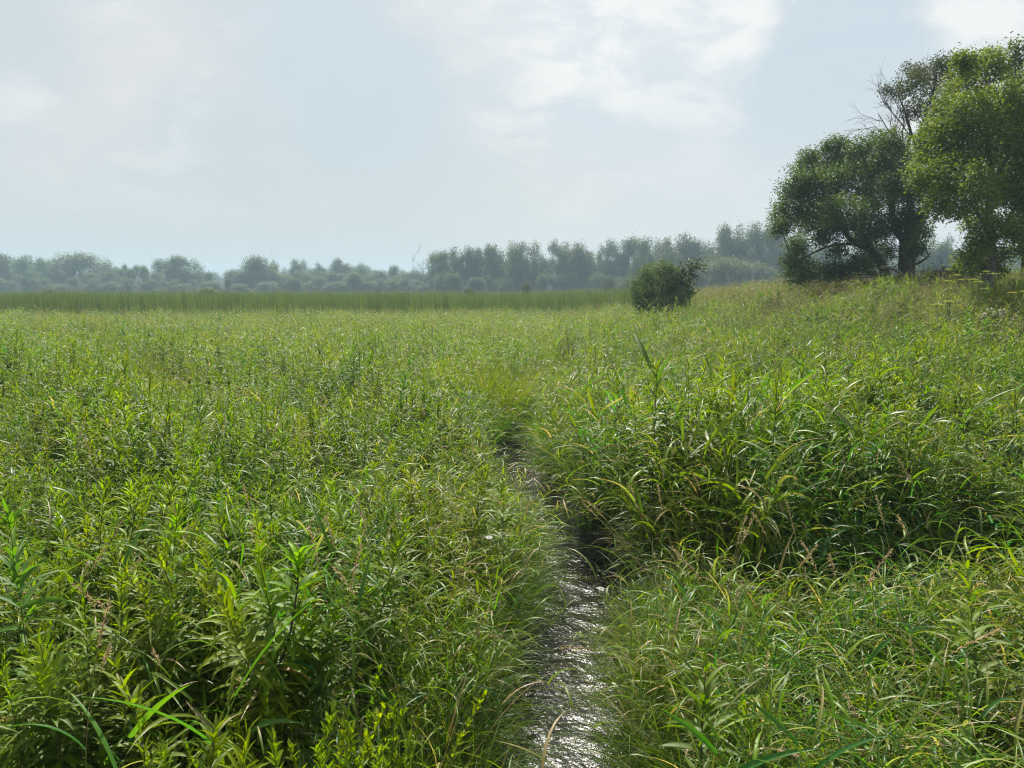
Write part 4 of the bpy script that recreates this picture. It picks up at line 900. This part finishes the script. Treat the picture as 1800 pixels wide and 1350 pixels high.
for (u, v, t_, lab) in ((1750, 545, 0, 'thistle with large pale fluffy seed heads at the right below the trees'), (1467, 545, 1, 'thistle with a small pale tuft below the long low branch'), (1665, 550, 1, 'thistle with grey seed tufts below the fallen trunk side'), (1725, 575, 1, 'brown-headed thistle just under the large fluffy one'), (1515, 598, 1, 'thistle with small whitish heads on the right slope'), (1760, 585, 1, 'brown-headed thistle right of and below the large fluffy one')):
    x, y = hit(u, v, 1.4); place(tp[t_], x, y, 1.13, lab, 'thistle', None, .04)
def buds():
    gs, gf = G(), G(); limb(gs, [(0, 0, 0), (.02, 0, .6), (0, .02, 1.0)], .004, .003, C(.08, .09, .04), 4, 5, 0)
    for i in range(3):
        q = C(*RS.uniform(-.06, .06, 2), 1.08 + U(-.04, .06)); limb(gs, [(0, .02, 1.0), tuple((C(0, .02, 1.0) + q) / 2), tuple(q)], .002, .002, C(.08, .09, .04), 2, 4, 0)
        puff(gf, q, .016, 80, C(.34, .25, .33))
    return gs, gf
bp = plant_proto('thistle_in_bud', *buds(), lmat=M_FLUFF, p2='flower_head')
for (u, v, lab) in ((1063, 678, 'small mauve thistle above the right lip of the stream'), (1330, 683, 'close group of mauve thistle heads by the drooping tan seed heads'), (1298, 748, 'single mauve thistle below the group of mauve heads'), (1381, 757, 'mauve thistle right of the single low one')):
    x, y = hit(u, v, 1.1); place(bp, x, y, 1.05, lab, 'thistle', None, .03)
def trumpet():
    gs, gf = G(), G(); limb(gs, [(0, 0, 0), (.03, 0, .6), (0, .02, 1.08)], .002, .0015, C(.1, .13, .04), 4, 4, 0)
    k = 10; ribbons(gf, np.repeat(C(0, .02, 1.08)[None], k, 0), np.arange(k) * .628, 1.1, 1.0, .024, .016, C(.6, .6, .56), n=4, fold=.1, prof='round'); return gs, gf
bw = plant_proto('bindweed', *trumpet(), lmat=M_FLUFF, p2='flower')
for (u, v, lab) in ((1196, 650, 'white bindweed flower highest on the slope right of the stream'), (1147, 716, 'white bindweed flower lower on the slope, nearer the stream'), (1158, 728, 'white bindweed flower just below and right of its neighbour'), (668, 768, 'pale flower left of the dark cut of the stream'), (858, 950, 'pale flower beside the glinting water')):
    x, y = hit(u, v, 1.08); place(bw, x, y, 1.05, lab, 'bindweed', None, .05)
# cow parsnip with flat umbels before the trees
def parsnip(H, umb):
    gs, gf, gl = G(), G(), G(); limb(gs, [(0, 0, 0), (.02, 0, H * .5), (0, 0, H * .8)], .016, .009, C(.09, .12, .04), 5, 6, 0)
    for (dx, dz, r) in umb:
        dx *= 1.5; dz *= 1.5; r *= 1.45
        q = C(dx, U(-.1, .1), H + dz); a = C(0, 0, H * U(.55, .8)); limb(gs, [a, lerp(a, q, .5) + C(dx * .15, 0, -.05), q - C(0, 0, .06)], .006, .004, C(.10, .13, .04), 3, 5, 0)
        n = 34; th = RS.uniform(0, 6.28, n); rr = r * np.sqrt(RS.uniform(0, 1, n)); tip = np.stack([np.cos(th) * rr, np.sin(th) * rr, .02 * (1 - (rr / r) ** 2)], 1) + q
        b = q - C(0, 0, .06); d = tip - b; Ln = np.linalg.norm(d, axis=1)
        ribbons(gs, np.repeat(b[None], n, 0), np.arctan2(d[:, 1], d[:, 0]), np.arcsin(d[:, 2] / Ln), 0, Ln, .003, C(.12, .15, .05), n=2, fold=0)
        m = n * 14; c_ = np.repeat(tip, 14, 0) + RS.normal(0, 1, (m, 3)) * C(.012, .012, .003)
        ribbons(gf, c_, RS.uniform(0, 6.28, m), RS.uniform(-.2, .5, m), 0, .014, .010, lerp(C(.26, .30, .07), C(.38, .36, .12), RS.uniform(0, 1, (m, 1))), n=1, fold=0, prof='round')
    for i in range(6):
        a = C(0, 0, H * U(.15, .6)); az = U(0, 6.28); st = ribbons(gs, a, az, .6, .7, .25, .008, C(.1, .13, .04), n=3, fold=0); e = np.concatenate(st)[-1]
        for k in (-1.0, -.5, 0, .5, 1.0): ribbons(gl, e, az + k, .1 + U(-.1, .3), .6, U(.13, .2), .085, C(.09, .16, .025), n=4, fold=.12)
    r = empty('cow_parsnip', (0, 0, -500)); link('stem', gs.mesh('stem', M_STEM), r); link('umbel', gf.mesh('umbel', M_FORB), r); link('foliage', gl.mesh('foliage', M_FORB), r); return r
for (u, v, Y_, umb, lab) in ((1722, 492, 17, [(-.14, 0, .075), (.0, -.03, .07), (.08, .12, .05), (.22, .09, .085), (.05, -.14, .06)], 'cow parsnip with yellow-green flat umbels in front of the straight grey trunk'),
                        (1672, 490, 17, [(-.08, -.04, .07), (.05, .05, .06), (.12, -.02, .06)], 'cow parsnip with tilted umbels left of the straight grey trunk'), (1655, 536, 14, [(-.05, 0, .07), (.10, .04, .05)], 'short cow parsnip with two low umbels below the fallen trunk side'), (1790, 515, 16, [(-.1, 0, .06), (.08, .02, .06)], 'cow parsnip near the right edge above the fluffy thistle')):
    q = at(u, v, Y_); H = q.z - gz(q.x, q.y); pr_ = parsnip(H, umb); pr_.location = (q.x, q.y, gz(q.x, q.y)); tag(pr_, lab, 'cow parsnip')

# ------------------------------------------------------------------ haze
def haze():
    V = [(x, y, z) for z in (-1.8, 26) for y in (-810, 810) for x in (-810, 810)]
    me = bpy.data.meshes.new('haze'); me.from_pydata(V, [], [(0, 2, 3, 1), (4, 5, 7, 6), (0, 1, 5, 4), (2, 6, 7, 3), (0, 4, 6, 2), (1, 3, 7, 5)])
    m, N, L = new_mat('haze'); out = N.new('ShaderNodeOutputMaterial'); p = N.new('ShaderNodeVolumePrincipled'); L.new(p.outputs[0], out.inputs['Volume'])
    p.inputs['Color'].default_value = (.60, .82, .98, 1); p.inputs['Density'].default_value = .00105
    me.materials.append(m); tag(link('haze', me), 'pale blue summer haze over the marsh', kind='stuff')
haze()
for o in list(SC.objects):
    if o.type == 'EMPTY' and o.location.z < -400:
        for ch in list(o.children): bpy.data.objects.remove(ch)
        bpy.data.objects.remove(o)
